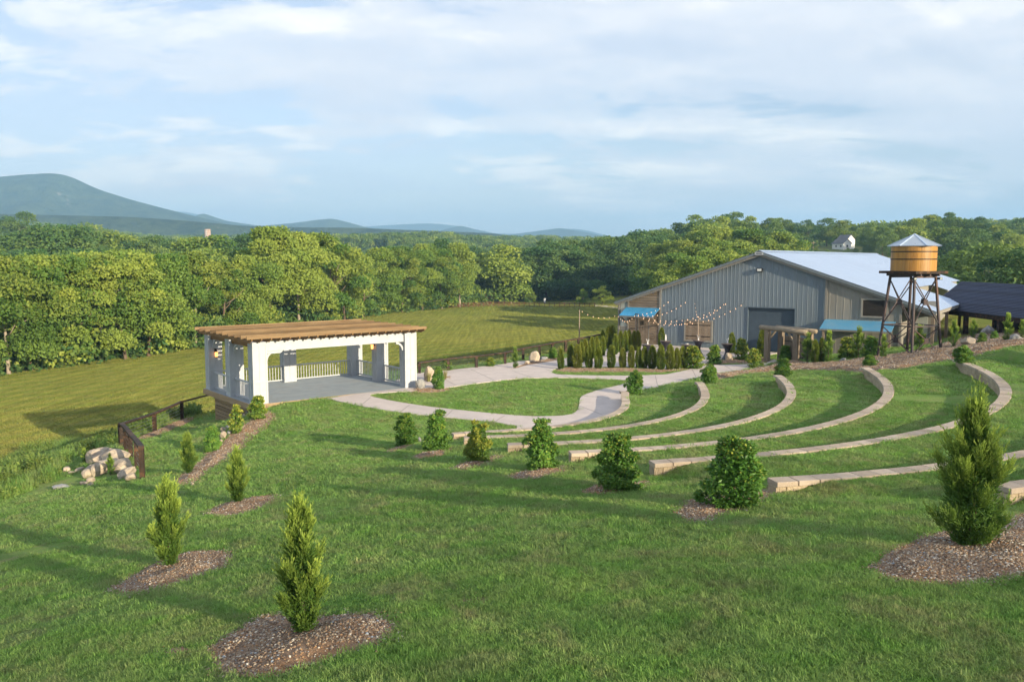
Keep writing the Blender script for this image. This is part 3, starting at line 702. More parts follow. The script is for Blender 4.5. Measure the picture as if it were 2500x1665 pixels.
PAVP = [pav(-.3, -.02), pav(PAV_L + .2, -.02), pav(PAV_L + .2, PAV_W + .3), pav(-.3, PAV_W + .3)]
for d0, d1, den, sc in ZONES:
    A = (d1 - d0) * (1.5 * d1 + 6); m = int(A * den)
    y = rng.uniform(d0 - 1.0, d1, m); x = rng.uniform(-0.75 * d1 - 3, 0.75 * d1 + 3, m)
    k = (np.abs(x) < 0.66 * y + 1.8) & (x > NX0) & (x < NX1) & (y < NY1 - 1)
    x, y = x[k], y[k]
    dd = np.hypot(x, y); k = (dd >= d0 - .01) & (dd < d1 + 1)
    paved = (poly_sd(P_OUT, x, y) < 0.03) & (poly_sd(P_LAWN, x, y) > -0.05) & (poly_sd(P_HEDGE, x, y) > -0.05)
    k &= ~paved & (poly_sd(PAVP, x, y) > 0.02) & (poly_sd(PLATEAU, x, y) < 2.0)
    for b in BEDS:
        bx = [p[0] for p in b]; by = [p[1] for p in b]
        near = (x > min(bx) - .1) & (x < max(bx) + .1) & (y > min(by) - .1) & (y < max(by) + .1)
        if near.any():
            kk = np.ones(len(x), bool); kk[near] = poly_sd(b, x[near], y[near]) > -0.03 + rng.random(near.sum()) * .06; k &= kk
    dx, dy = x - AC[0], y - AC[1]; th = np.arctan2(dx, -dy); r = np.hypot(dx, dy)
    for q in range(7): k &= ~((np.abs(r - wall_r(q, th)) < 0.20) & (th > WALL_TH[q][0]) & (th < WALL_TH[q][1]))
    rel = bg_.to_2d()
    gx = (x - BARN_C.x) * bg_.x + (y - BARN_C.y) * bg_.y; gr = (x - BARN_C.x) * br_.x + (y - BARN_C.y) * br_.y
    k &= ~((np.abs(gx) < BARN_W / 2) & (gr > -0.2))
    thin = vnoise(x, y, 0.9, 11) * .6 + vnoise(x, y, 0.3, 12) * .4
    k &= rng.random(len(x)) < 0.45 + 1.2 * thin
    x, y = x[k], y[k]; z = near_z(x, y)
    pts.append(np.c_[x, y, z]); rots.append(zrot(len(x), .35))
    hs = sc * (0.75 + rng.random(len(x)) * .5); zs = (0.7 + 0.75 * vnoise(x, y, 1.1, 13)) * (1 + (sc - 1) * 0.22)
    scs.append(np.c_[hs, hs, zs * (0.8 + .4 * rng.random(len(x)))])
tag(scatter('grass', np.vstack(pts), np.vstack(rots), np.vstack(scs), TUFT), 'short green grass covering the hillside lawn and terraces', None, None, 'stuff')

# meadow grass, seen from far off: coarse low tufts that catch the low sun
MTUFT = proto_coll('meadow_tufts', [tuft_mesh('meadow_tuft', 34, 0.62, 0.04, 0.11, 0.05, 40 + i, MAT_MBLADE, 1.5) for i in range(4)])
eb = lambda px: np.interp(px, [-100, 0, 457, 620, 780, 934, 1210], [935, 920, 856, 822, 796, 768, 742])
m = 150000
y = np.sqrt(rng.uniform(44 ** 2, 262 ** 2, m)); x = y * rng.uniform(-.70, .26, m)
px = 1250 + F_PX * x / y; edge = (CAM_Z + 6.0) * F_PX / (np.interp(px, [-200, 0, 457, 620, 780, 934, 1210, 1700], [940, 920, 856, 822, 796, 768, 742, 742]) - 634)
k = (y < edge + 6) & (poly_sd(PLATEAU, x, y) > 0.5) & (rng.random(m) < np.clip(90 / y, .35, 1))
x, y = x[k], y[k]
tag(scatter('meadow_grass', np.c_[x, y, terrain(x, y)], zrot(len(x), .2), np.c_[np.ones(len(x)), np.ones(len(x)), .7 + .7 * rng.random(len(x))], MTUFT), 'mown hay grass of the wide meadow', None, None, 'stuff')
# ------------------------------------------------------------------ leaves
def unit(a): return a / np.maximum(np.linalg.norm(a, axis=1, keepdims=True), 1e-9)
def leaf_quads(c, dirs, nor, ln, wd):
    """pointed leaf quads: base, side, tip, side"""
    dirs = unit(dirs); side = unit(np.cross(dirs, nor)); up = unit(np.cross(side, dirs))
    ln = np.reshape(ln, (-1, 1)); wd = np.reshape(wd, (-1, 1))
    m = c + dirs * ln * .5 - up * ln * .08
    v = np.stack([c, m + side * wd * .5, c + dirs * ln, m - side * wd * .5], 1).reshape(-1, 3)
    return v, np.arange(len(v)).reshape(-1, 4)
def leaf_mesh(name, v, f, mat, tip):
    me = mesh_np(name, v, f, mat)
    me.attributes.new('tip', 'FLOAT', 'POINT').data.foreach_set('value', np.repeat(np.asarray(tip, np.float32), 4))
    return me
def rdir(rg, m): return unit(rg.normal(size=(m, 3)))
def holly_mesh(seed, mat, n_ros=620, leaf=0.075, prof=None, yellow=0.25, lump=0.22):
    """dense evergreen shrub, unit height: rosettes of leaves at branch ends over an uneven crown"""
    rg = np.random.default_rng(seed); prof = prof or (lambda t: .34 * np.interp(t, [0, .1, .35, .65, .85, 1], [.55, .88, 1.0, .80, .52, .18]))
    nl = 26; lt = rg.uniform(.08, .93, nl); la = rg.uniform(0, 6.283, nl); lr = prof(lt) * rg.uniform(.35, .85, nl)
    lc = np.c_[lr * np.cos(la), lr * np.sin(la), lt]; rad = rg.uniform(.11, .19, nl) * (1 - .45 * lt)
    i = rg.integers(0, nl, n_ros); d = rdir(rg, n_ros); d[:, 2] = np.abs(d[:, 2]) * .9 - .25
    d = unit(d + .9 * unit(lc[i] - np.array([0, 0, .35])))
    c = lc[i] + d * rad[i][:, None] * (.75 + .35 * rg.random((n_ros, 1))); c[:, 2] = np.maximum(c[:, 2], .02)
    V, T = [], []; k = 7
    for j in range(k):
        a = unit(d * rg.uniform(.2, .9, (n_ros, 1)) + rdir(rg, n_ros) * 1.0); nn = unit(d + rdir(rg, n_ros) * .5)
        v, _ = leaf_quads(c + rdir(rg, n_ros) * .012, a, nn, leaf * rg.uniform(.65, 1.15, n_ros), leaf * rg.uniform(.38, .55, n_ros)); V.append(v)
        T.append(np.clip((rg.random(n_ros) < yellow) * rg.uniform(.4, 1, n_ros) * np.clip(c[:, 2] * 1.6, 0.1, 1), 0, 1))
    # inner leaves fill the heart of the bush
    m = n_ros * 2; t = rg.uniform(.03, .9, m); a = rg.uniform(0, 6.283, m); r = prof(t) * np.sqrt(rg.random(m)) * .9
    v, _ = leaf_quads(np.c_[r * np.cos(a), r * np.sin(a), t], rdir(rg, m), rdir(rg, m), leaf * 1.2 * np.ones(m), leaf * .7 * np.ones(m)); V.append(v); T.append(np.zeros(m))
    V = np.vstack(V); return leaf_mesh('foliage', V, np.arange(len(V)).reshape(-1, 4), mat, np.concatenate(T))
def conifer_mesh(seed, mat, n_sp=900, prof=None, spray=0.12, blades=9, wide=0.012, n_pl=30):
    """feathery upright conifer, unit height: upswept plumes of needle sprays, pale at the tips"""
    rg = np.random.default_rng(seed)
    prof = prof or (lambda t: .165 * np.interp(t, [0, .10, .22, .40, .58, .8, 1.0], [.30, .60, .92, 1.0, .80, .42, .05]))
    t0 = np.r_[np.sort(rg.uniform(.0, .80, n_pl - 3)), .70, .76, .80]; pa = np.arange(n_pl) * 2.4 + rg.uniform(-.4, .4, n_pl)
    rise = np.interp(t0, [0, .2, .5, .8], [.10, .17, .20, .19]) * rg.uniform(.75, 1.2, n_pl)
    rho = prof(np.clip(t0 + rise * .6, 0, 1)) * rg.uniform(.72, 1.18, n_pl); rho[-3:] = [.03, .02, .004]; rise[-3:] = [.17, .19, .20]
    w = (rho + .5 * rise) ** 1.2; p = rg.choice(n_pl, n_sp, p=w / w.sum()); s = rg.uniform(.18, 1.0, n_sp)
    P3 = lambda s: np.c_[rho[p] * np.cos(pa[p]) * s ** .8, rho[p] * np.sin(pa[p]) * s ** .8, t0[p] * .97 + rise[p] * s ** 1.5]
    base = P3(s); tan = unit(P3(np.clip(s + .05, 0, 1.05)) - P3(s - .02)); base = base + rg.normal(0, .017, (n_sp, 3)) * (1.15 - .6 * s)[:, None]
    d = unit(tan * .9 + np.array([0, 0, .55]) + rdir(rg, n_sp) * .62)
    L_ = spray * rg.uniform(.55, 1.1, n_sp) * (1.1 - .35 * s)
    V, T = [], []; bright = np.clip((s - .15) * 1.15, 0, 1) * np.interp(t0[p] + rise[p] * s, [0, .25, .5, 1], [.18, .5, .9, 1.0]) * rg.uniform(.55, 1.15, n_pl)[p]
    for j in range(blades):
        f = (j + .5) / blades; o = base + d * (L_ * f)[:, None] + rdir(rg, n_sp) * .006
        dd = unit(d + rdir(rg, n_sp) * .60 * (1 - f * .7)); ln = L_ * rg.uniform(.28, .46, n_sp)
        v, _ = leaf_quads(o, dd, rdir(rg, n_sp), ln, np.full(n_sp, wide) * rg.uniform(.6, 1.3, n_sp)); V.append(v)
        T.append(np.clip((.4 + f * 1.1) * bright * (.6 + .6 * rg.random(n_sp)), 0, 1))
    m = n_sp * 2; t2 = rg.random(m) * .85; a = rg.uniform(0, 6.283, m); r = prof(t2) * .6 * np.sqrt(rg.random(m))
    v, _ = leaf_quads(np.c_[r * np.cos(a), r * np.sin(a), t2], unit(rdir(rg, m) + [0, 0, .8]), rdir(rg, m), np.full(m, .05), np.full(m, .012)); V.append(v); T.append(np.zeros(m))
    V = np.vstack(V); return leaf_mesh('foliage', V, np.arange(len(V)).reshape(-1, 4), mat, np.concatenate(T))
def thuja_mesh(seed, mat, n=2600):
    """clipped columnar arborvitae, unit height"""
    rg = np.random.default_rng(seed); prof = lambda t: .135 * np.interp(t, [0, .08, .35, .7, .9, 1.0], [.5, .80, 1.0, .80, .42, .03])
    t = rg.random(n); a = rg.uniform(0, 6.283, n); lump = .86 + .16 * np.sin(a * 3 + t * 9 + seed) + .12 * rg.random(n)
    r = prof(t) * lump * np.where(rg.random(n) < .75, 1, .7)
    c = np.c_[r * np.cos(a), r * np.sin(a), t * .95]; out = np.c_[np.cos(a), np.sin(a), np.zeros(n)]
    d = unit(out * .55 + [0, 0, 1.0] + rdir(rg, n) * .45); nn = unit(np.cross(d, out) + rdir(rg, n) * .6)
    v, f = leaf_quads(c, d, nn, rg.uniform(.05, .10, n), rg.uniform(.022, .04, n))
    return leaf_mesh('foliage', v, f, mat, np.clip(rg.random(n) * .5 + (t - .3) * .9, 0, 1) * (rg.random(n) < .8))
MAT_HOLLY = leaf_mat('holly_leaf', (0.070, 0.175, 0.028), (0.155, 0.305, 0.054), (0.44, 0.48, 0.08), 0.15, 0.22, 0.38)
MAT_HOLLY_Y = leaf_mat('holly_leaf_yellow', (0.070, 0.150, 0.024), (0.15, 0.25, 0.042), (0.48, 0.47, 0.07), 0.1, 0.25, 0.42)
MAT_CONI = leaf_mat('conifer_needle', (0.055, 0.130, 0.024), (0.120, 0.225, 0.040), (0.44, 0.56, 0.10), 0.10, 0.38, 0.6)
MAT_THUJA = leaf_mat('arborvitae_leaf', (0.060, 0.13, 0.022), (0.12, 0.20, 0.034), (0.32, 0.36, 0.06), 0.22, 0.25, 0.6, yellow=(0.17, 0.16, 0.03))
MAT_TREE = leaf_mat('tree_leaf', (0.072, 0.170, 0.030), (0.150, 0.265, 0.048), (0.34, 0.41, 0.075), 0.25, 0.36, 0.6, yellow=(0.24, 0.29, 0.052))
MAT_TREE_D = leaf_mat('tree_leaf_dark', (0.046, 0.130, 0.042), (0.095, 0.195, 0.056), (0.18, 0.265, 0.062), 0.25, 0.36, 0.6, yellow=(0.14, 0.20, 0.045))
MAT_BARK = M('bark', (0.17, 0.125, 0.085), (0.10, 0.072, 0.05), 5, (4, 4, .7), 0.95, 0.7, 12, rand=0.25, c3=(0.30, 0.25, 0.19), s3=2, f3=.6)
MAT_BARK_P = M('pale_bark', (0.42, 0.36, 0.28), (0.26, 0.21, 0.16), 4, (3, 3, .6), 0.9, 0.4, 12, rand=0.2)
def stem_mesh(h, r, mat): return MB().tube([(0, 0, -.15), (0.01, 0, h * .5), (0, .01, h)], [r, r * .8, r * .4], 7).mesh('stem', mat, True)
HOL = [holly_mesh(11 + i, MAT_HOLLY, 1150, .056) for i in range(4)]
HOL_N = holly_mesh(31, MAT_HOLLY, 1000, .056, prof=lambda t: .25 * np.interp(t, [0, .12, .4, .62, .7, .88, 1], [.6, .95, 1.05, .72, .78, .6, .2]))
HOL_Y = holly_mesh(22, MAT_HOLLY_Y, 900, .058, yellow=.75, prof=lambda t: .29 * np.interp(t, [0, .12, .4, .62, .7, .88, 1], [.6, .95, 1.05, .72, .78, .6, .2]))
HOL_L = [holly_mesh(41, MAT_HOLLY_Y, 380, .09, yellow=.6), holly_mesh(42, MAT_HOLLY, 380, .09, yellow=.4)]
LOOSE = holly_mesh(51, MAT_HOLLY_Y, 150, .09, prof=lambda t: .22 * np.interp(t, [0, .3, .7, 1], [.7, 1, .5, .35]), yellow=.8)
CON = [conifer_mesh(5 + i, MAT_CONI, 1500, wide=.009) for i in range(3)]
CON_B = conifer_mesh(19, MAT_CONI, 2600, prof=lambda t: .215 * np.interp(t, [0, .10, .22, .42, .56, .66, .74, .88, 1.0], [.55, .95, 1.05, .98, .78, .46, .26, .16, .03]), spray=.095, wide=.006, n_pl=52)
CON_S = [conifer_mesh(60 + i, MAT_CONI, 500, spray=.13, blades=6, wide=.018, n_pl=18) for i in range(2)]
THU = [thuja_mesh(70 + i, MAT_THUJA) for i in range(4)]
STEM_ME = stem_mesh(.55, .028, MAT_BARK)
def plant(name, px, py, top, me, label, cat, wf=1.0, group=None, pos=None, rz=None):
    """a planted shrub: root Empty on the ground, foliage and stem as parts; height read from the photograph"""
    p = pos or spot(px, py); h = at_depth(px, top, p.y).z - p.z
    o = empty(name, p, rng.uniform(0, 6.28) if rz is None else rz, label, cat, group)
    link('foliage', me, None, o, sc=(h * wf, h * wf, h)); link('stem', STEM_ME, None, o, sc=(h, h, h))
    return o
conifers = [(740,1552,1218,CON[0],1.05,'yellow-tipped conifer with clay-stained gravel, foremost plant at lower left'),
 (415,1383,1167,CON[1],1.05,'slim yellow-tipped conifer in a long gravel bed at lower left'),
 (581,1230,1093,CON[2],1.0,'dark slim conifer in gravel midway down the slope'),
 (460,1154,1058,CON[0],1.15,'lime-topped conifer at the foot of the mulch strip'),
 (2366,1333,938,CON_B,1.0,'tall bushy conifer in gravel at the right edge'),
 (206,1130,1095,CON_S[0],1.2,'small dark conifer among weeds above the boulders'),
 (270,1160,1108,CON_S[1],1.0,'small dark conifer growing out of the rock pile')]
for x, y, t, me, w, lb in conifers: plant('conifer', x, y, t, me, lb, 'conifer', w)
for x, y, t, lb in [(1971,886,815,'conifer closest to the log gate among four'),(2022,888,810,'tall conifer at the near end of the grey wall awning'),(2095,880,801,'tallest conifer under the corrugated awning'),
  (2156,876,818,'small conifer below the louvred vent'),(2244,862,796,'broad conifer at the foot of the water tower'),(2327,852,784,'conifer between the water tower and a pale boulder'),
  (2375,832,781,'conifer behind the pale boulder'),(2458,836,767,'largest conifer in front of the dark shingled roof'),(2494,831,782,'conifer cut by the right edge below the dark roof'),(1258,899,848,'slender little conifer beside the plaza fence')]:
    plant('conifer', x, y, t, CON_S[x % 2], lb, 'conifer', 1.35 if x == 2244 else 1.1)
hollies = [(991,1087,1009,HOL[0],1.05,'round dark holly, westernmost on the lawn'),(1068,1101,1006,HOL_N,1.15,'tall narrow holly nearest the concrete path'),
 (1168,1126,1031,HOL_Y,1.0,'yellow-leaved holly beside the second wall end'),(1323,1146,1030,HOL_N,1.25,'split-crowned holly beside the third wall end'),
 (1507,1195,1056,HOL[1],1.15,'rounded holly before the fifth seat wall'),(1792,1236,1076,HOL[2],1.35,'broadest holly bush, low and wide, on the slope'),
 (1549,964,904,HOL[3],1.1,'pointed holly at the far end of the lowest seat wall'),(1731,938,890,HOL[0],1.3,'holly at the far end of the second seat wall'),
 (1911,921,876,HOL[1],1.3,'holly at the far end of the third seat wall'),(2122,898,868,HOL[2],1.8,'low holly at the far end of the fourth seat wall'),
 (2351,892,844,HOL[3],1.7,'wide dark holly at the far end of the fifth seat wall'),(518,1103,1041,HOL[1],0.95,'dark egg-shaped shrub in the mulch strip'),
 (629,1023,968,HOL_L[0],1.1,'yellow-green shrub at the near corner of the pavilion'),(578,1057,989,LOOSE,1.0,'thin open yellow shrub beside the pavilion skirt'),
 (1071,950,898,HOL[2],0.95,'upright holly in mulch right of the pavilion'),(1089,904,871,HOL_L[1],1.2,'small shrub at the fence behind the ornamental grass'),
 (1197,895,873,HOL_L[0],1.4,'ball-shaped shrub beside the fence along the plaza'),(1350,876,847,HOL[0],1.1,'dark shrub against the fence by the first hedge plant'),
 (1693,900,846,HOL_L[0],1.2,'broad bright shrub ending the front hedge row'),(1744,889,844,HOL_L[1],1.1,'bright shrub between the hedge and the tall table'),
 (1811,880,828,HOL_L[0],0.95,'upright yellow shrub left of the log gate'),(1841,898,852,HOL_L[0],1.15,'vase-shaped yellow shrub at the bend of the path'),
 (1917,882,843,HOL[1],1.1,'dark shrub seen through the log gate'),(2069,877,825,HOL_L[0],1.2,'bright shrub near the white stone below the awning'),
 (2125,872,822,HOL_L[1],1.2,'bright shrub left of the water tower legs'),(2397,840,813,HOL_L[1],1.2,'low bright shrub right of the pale boulder'),(2428,831,808,HOL[3],1.3,'dark shrub under the dark roof')]
for x, y, t, me, w, lb in hollies: plant('holly_shrub' if 'holly' in lb else 'shrub', x, y, t, me, lb, 'shrub', w)
front = [(1369,902,851),(1394,897,839),(1409,900,841),(1438,900,844),(1461,901,846),(1492,899,842),(1520,898,849),(1541,899,844),(1559,899,848),(1573,900,846),(1592,901,844),(1613,904,842),(1635,902,841),(1652,901,849),(1666,899,846)]
for i, (x, y, t) in enumerate(front):
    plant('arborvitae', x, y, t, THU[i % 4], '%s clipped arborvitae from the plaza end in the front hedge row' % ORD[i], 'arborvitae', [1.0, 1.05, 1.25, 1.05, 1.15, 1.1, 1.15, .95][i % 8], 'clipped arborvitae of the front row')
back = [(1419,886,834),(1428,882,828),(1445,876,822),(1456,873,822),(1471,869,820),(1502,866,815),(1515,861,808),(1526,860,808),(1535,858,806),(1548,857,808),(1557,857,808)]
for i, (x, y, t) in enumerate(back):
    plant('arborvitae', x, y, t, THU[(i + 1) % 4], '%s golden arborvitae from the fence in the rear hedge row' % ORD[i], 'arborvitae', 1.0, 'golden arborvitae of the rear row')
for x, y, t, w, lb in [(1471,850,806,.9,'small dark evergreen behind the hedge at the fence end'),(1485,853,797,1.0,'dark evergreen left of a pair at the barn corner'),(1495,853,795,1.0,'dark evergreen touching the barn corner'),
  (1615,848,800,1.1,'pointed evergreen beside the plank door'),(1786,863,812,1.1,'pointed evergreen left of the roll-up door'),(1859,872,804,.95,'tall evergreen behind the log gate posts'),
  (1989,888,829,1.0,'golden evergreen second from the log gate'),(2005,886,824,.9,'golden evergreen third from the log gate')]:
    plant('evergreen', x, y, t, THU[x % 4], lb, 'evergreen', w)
# ornamental grass
MAT_STRAW = M('ornamental_grass', (0.20, 0.21, 0.06), (0.28, 0.25, 0.10), 8, None, 0.8)
STRAW = tuft_mesh('blades', 130, 0.12, 0.45, 1.0, 0.02, 77, MAT_STRAW, 0.75)
for x, y, h, lb in [(1047,933,.75,'pale fountain grass in front of the tan boulder'),(1086,927,.8,'pale fountain grass right of the tan boulder')]:
    o = tag(link('fountain_grass', STRAW, None, None, spot(x, y), (0, 0, x)), lb, 'grass clump'); o.scale = (h, h, h)

# ------------------------------------------------------------------ trees
def crown_mesh(seed, mat, n=5200, wid=.40, low=.12, nl=34, size=.034, top=1.0, lob=(.10, .19)):
    """crown of unit tree height: leaf sprays over many uneven lobes, gaps between"""
    rg = np.random.default_rng(seed)
    env = lambda t: wid * np.interp(t, [0, .12, .38, .68, .88, 1], [.45, .78, 1.0, .88, .55, .15])
    t = rg.random(nl) ** .9; a = rg.uniform(0, 6.283, nl); rr = env(t) * rg.uniform(.30, 1.0, nl)
    c = np.c_[rr * np.cos(a), rr * np.sin(a), low + (top - low - .08) * t + .02]
    rad = rg.uniform(*lob, nl) * (1.05 - .35 * t)
    w = rad ** 2; i = rg.choice(nl, n, p=w / w.sum()); d = rdir(rg, n); flip = d[:, 2] < -.35; d[flip, 2] *= -1
    p = c[i] + d * (rad[i] * (.62 + .46 * rg.random(n) ** .5))[:, None] * np.array([1.05, 1.05, .82])
    keep = p[:, 2] < top; p, d, i = p[keep], d[keep], i[keep]; n = len(p)
    dd = unit(d * .35 + rdir(rg, n) + [0, 0, -.15]); nn = unit(d + rdir(rg, n) * .75)
    v, f = leaf_quads(p, dd, nn, size * rg.uniform(.6, 1.5, n), size * rg.uniform(.5, 1.0, n))
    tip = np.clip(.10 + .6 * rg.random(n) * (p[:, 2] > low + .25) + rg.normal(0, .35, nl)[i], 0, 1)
    return leaf_mesh('crown', v, f, mat, tip)
def trunk_mesh(seed, mat, h=.62, r=.021, forks=6, lean=.04):
    rg = random.Random(seed); mb = MB(); lx, ly = rg.uniform(-lean, lean), rg.uniform(-lean, lean)
    pt = lambda t: Vector((lx * t, ly * t, h * t))
    mb.tube([pt(-.05), pt(.04), pt(.25), pt(.6), pt(1)], [r * 1.5, r * 1.1, r * .9, r * .7, r * .35], 8)
    for k in range(forks):
        t = rg.uniform(.3, .9); a = rg.uniform(0, 6.28); l = rg.uniform(.12, .26); b = pt(t); e = b + Vector((math.cos(a) * l, math.sin(a) * l, l * rg.uniform(.5, 1.1)))
        m = (b + e) / 2 + Vector((0, 0, -.02)); mb.tube([b, m, e], [r * .5, r * .35, r * .15], 6)
    return mb.mesh('trunk', mat, True)
CR = [crown_mesh(100 + i, MAT_TREE, 13000, wid=[.40, .34, .44, .37][i], low=[.14, .20, .10, .22][i], size=.024, nl=[26, 20, 32, 23][i], lob=[(.08, .17), (.10, .19), (.07, .14), (.08, .20)][i]) for i in range(4)]
CR_D = [crown_mesh(200 + i, MAT_TREE_D, 8000, wid=[.42, .36, .46][i], low=.10, size=.030) for i in range(3)]
CR_M = [crown_mesh(300 + i, MAT_TREE, 5500, wid=[.44, .38, .48][i], low=.08, size=.036, nl=28) for i in range(3)]
TR = [trunk_mesh(i, MAT_BARK if i != 3 else MAT_BARK_P, r=.016, lean=.06) for i in range(4)]
def tree(name, x, y, top_z, crown, trunk, label, group, wf=1.0, cat='tree'):
    z = tz(x, y); h = max(top_z - z, 3.0)
    o = empty(name, (x, y, z), rng.uniform(0, 6.28), label, cat, group)
    link('crown', crown, None, o, sc=(h * wf, h * wf, h)); link('trunk', trunk, None, o, sc=(h, h, h))
    return o
def tree_px(name, px, d, top_py, crown, trunk, label, group, wf=1.0):
    x = (px - 1250) / F_PX * d * math.cos(PITCH); q = at_depth(px, top_py, d)
    return tree(name, q.x, d, q.z, crown, trunk, label, group, wf)
def where(px):
    for a_, t_ in ((120, 'at the far left'), (300, 'below the mountain peak'), (480, 'below the mountain slope'), (640, 'behind the pavilion\'s left posts'), (820, 'behind the middle of the pavilion roof'), (950, 'behind the pavilion\'s right end'),
                   (1080, 'above the plaza boulder'), (1190, 'left of the shed'), (1260, 'behind the shed'), (1330, 'behind the round sapling'), (1400, 'right of the round sapling'), (1460, 'behind the fence pole'), (1530, 'above the barn\'s left eave'), (1640, 'above the blue awning'),
                   (1740, 'above the barn\'s left roof edge'), (1840, 'left of the barn peak'), (1930, 'over the barn peak'), (2010, 'left of the farmhouse'), (2100, 'behind the farmhouse'), (2190, 'left of the water tank'), (2270, 'behind the water tank'), (2360, 'right of the water tank'), (2440, 'above the dark roof'), (9999, 'at the right edge')):
        if px < a_: return t_
def base_d(py, z=-6.0): return at(1250, py, z).y
# front row along the left edge of the meadow
fx = [-70, 5, 60, 118, 172, 232, 296, 352, 408, 470, 535, 600, 660, 725, 790, 838, 884, 930, 980, 1030, 1078, 1122]
eb = lambda px: np.interp(px, [-100, 0, 457, 620, 780, 934, 1210], [935, 920, 856, 822, 796, 768, 742])
et = lambda px: np.interp(px, [-100, 0, 100, 250, 420, 560, 620, 650, 790, 830, 870, 900, 925, 1000, 1060, 1180], [598, 622, 628, 618, 622, 612, 600, 566, 566, 596, 628, 630, 605, 602, 596, 610])
for i, px in enumerate(fx):
    d = base_d(float(eb(px))) + rng.uniform(0, 4)
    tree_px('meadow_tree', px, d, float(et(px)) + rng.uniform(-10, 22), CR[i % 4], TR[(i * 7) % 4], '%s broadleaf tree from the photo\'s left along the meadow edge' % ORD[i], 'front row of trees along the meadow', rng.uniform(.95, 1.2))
k = 0
for off, dt, st in ((11, 8, 74), (24, -2, 82)):
    for px in range(-60, 1200, st):
        px2 = px + rng.uniform(-18, 18); d = base_d(float(eb(px2))) + off * (1 + base_d(float(eb(px2))) / 260) + rng.uniform(-3, 4)
        if 862 < px2 < 915: continue
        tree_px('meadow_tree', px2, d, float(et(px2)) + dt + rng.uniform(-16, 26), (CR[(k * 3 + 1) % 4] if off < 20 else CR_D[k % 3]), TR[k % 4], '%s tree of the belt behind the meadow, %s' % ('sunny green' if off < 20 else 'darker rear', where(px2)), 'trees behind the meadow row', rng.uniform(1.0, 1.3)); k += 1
# undergrowth at the foot of the belt is a mass of low leaves
# mid-distance trees on the left
for px, d, t, w, lb in [(39,420,515,1.25,'lone dark round tree on the pale field at far left'),(62,250,562,1.3,'first dark oak of the clump below the mountain'),(112,245,548,1.3,'second dark oak of the clump below the mountain'),
  (160,252,550,1.3,'third dark oak of the clump below the mountain'),(205,258,556,1.2,'fourth dark oak of the clump below the mountain'),(15,255,582,1.2,'round tree at the left edge in front of the field')]:
    tree_px('oak_tree', px, d, t, CR_D[px % 3], TR[px % 2], lb, 'dark oaks below the mountain', w)
k = 0
for px in range(225, 1240, 38):
    d = rng.uniform(225, 330); px2 = px + rng.uniform(-14, 14)
    if 850 < px2 < 925: continue
    tree_px('valley_tree', px2, d, float(np.interp(px2, [225, 330, 470, 620, 700, 850, 1000, 1240], [562, 572, 578, 568, 562, 598, 600, 598])) + rng.uniform(-3, 14), (CR_M + CR_D)[k % 6], TR[k % 2], 'rounded valley tree beyond the meadow belt, %s' % where(px2), 'valley trees beyond the belt', rng.uniform(1.2, 1.5)); k += 1
# woods at the far end of the meadow
k = 0
for d, x0, x1, st, dt in ((268, 1188, 1600, 30, 14), (280, 1195, 1620, 34, 4), (294, 1200, 1640, 34, -4)):
    for px in range(x0, x1, st):
        px2 = px + rng.uniform(-10, 10)
        t = float(np.interp(px2, [1188, 1280, 1340, 1400, 1450, 1520, 1600, 1660], [608, 606, 586, 590, 584, 572, 566, 552]))
        tree_px('woodland_tree', px2, d + rng.uniform(-4, 4), t + dt + rng.uniform(-6, 12), CR_D[k % 3], TR[k % 4], 'dark woodland tree closing the meadow, %s' % where(px2), 'woods closing the meadow', rng.uniform(1.1, 1.4)); k += 1
# wooded hill behind the barn
ht = [1400, 1480, 1593, 1660, 1706, 1781, 1856, 1892, 1960, 2038, 2099, 2177, 2227, 2313, 2409, 2500, 2600]
hy = [588, 572, 563, 550, 527, 520, 541, 534, 540, 524, 552, 545, 534, 524, 541, 556, 560]
k = 0
for d, x0, x1, st, dt in ((150, 1680, 1850, 46, 92), (185, 1640, 1920, 44, 60), (228, 1610, 1960, 42, 34), (285, 1560, 2560, 40, 22), (345, 1600, 2600, 38, 6), (395, 1580, 2620, 36, -3)):
    for px in range(x0, x1, st):
        px2 = px + rng.uniform(-14, 14); dd = d + rng.uniform(-10, 10); t = float(np.interp(px2, ht, hy)) + dt + rng.uniform(-5, 10)
        if d < 380 and 1945 < px2 < 2110: t = max(t, 618)
        if d < 345 and 1960 < px2 < 2215: continue
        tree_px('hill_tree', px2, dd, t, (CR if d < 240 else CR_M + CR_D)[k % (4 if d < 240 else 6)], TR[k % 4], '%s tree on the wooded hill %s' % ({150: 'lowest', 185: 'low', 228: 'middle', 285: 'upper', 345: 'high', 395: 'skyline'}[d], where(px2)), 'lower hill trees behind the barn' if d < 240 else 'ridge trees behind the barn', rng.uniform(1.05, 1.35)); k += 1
for px, d, t, w, lb in [(2255,150,640,1.1,'tree just right of the water tank'),(2330,135,612,1.3,'dark spreading tree behind the shingled roof ridge'),(2420,125,590,1.35,'largest dark tree behind the shingled roof'),(2505,120,600,1.3,'dark tree cut by the right edge behind the shingled roof'),(2200,230,628,1.2,'mid-height tree between the house and the tank')]:
    tree_px('broad_tree', px, d, t, CR_D[px % 3], TR[px % 2], lb, None, w)
# young trees by the far fence
for px, by, t, cr, trk, w, lb in [(1232,741,668,CR[1],TR[2],.55,'pale-stemmed young tree left of a pair by the shed'),(1248,741,660,CR[3],TR[3],.6,'taller pale-stemmed young tree right of the shed'),
   (1295,742,706,CR_M[0],TR[2],1.0,'small round sapling on the far fence line'),(1424,746,706,CR_M[1],TR[3],1.0,'blue-green young tree near the end of the far fence'),(1470,748,698,CR_M[2],TR[2],1.1,'blue-green young tree nearest the barn eave')]:
    tree_px('young_tree', px, base_d(by), t, cr, trk, lb, None, w)

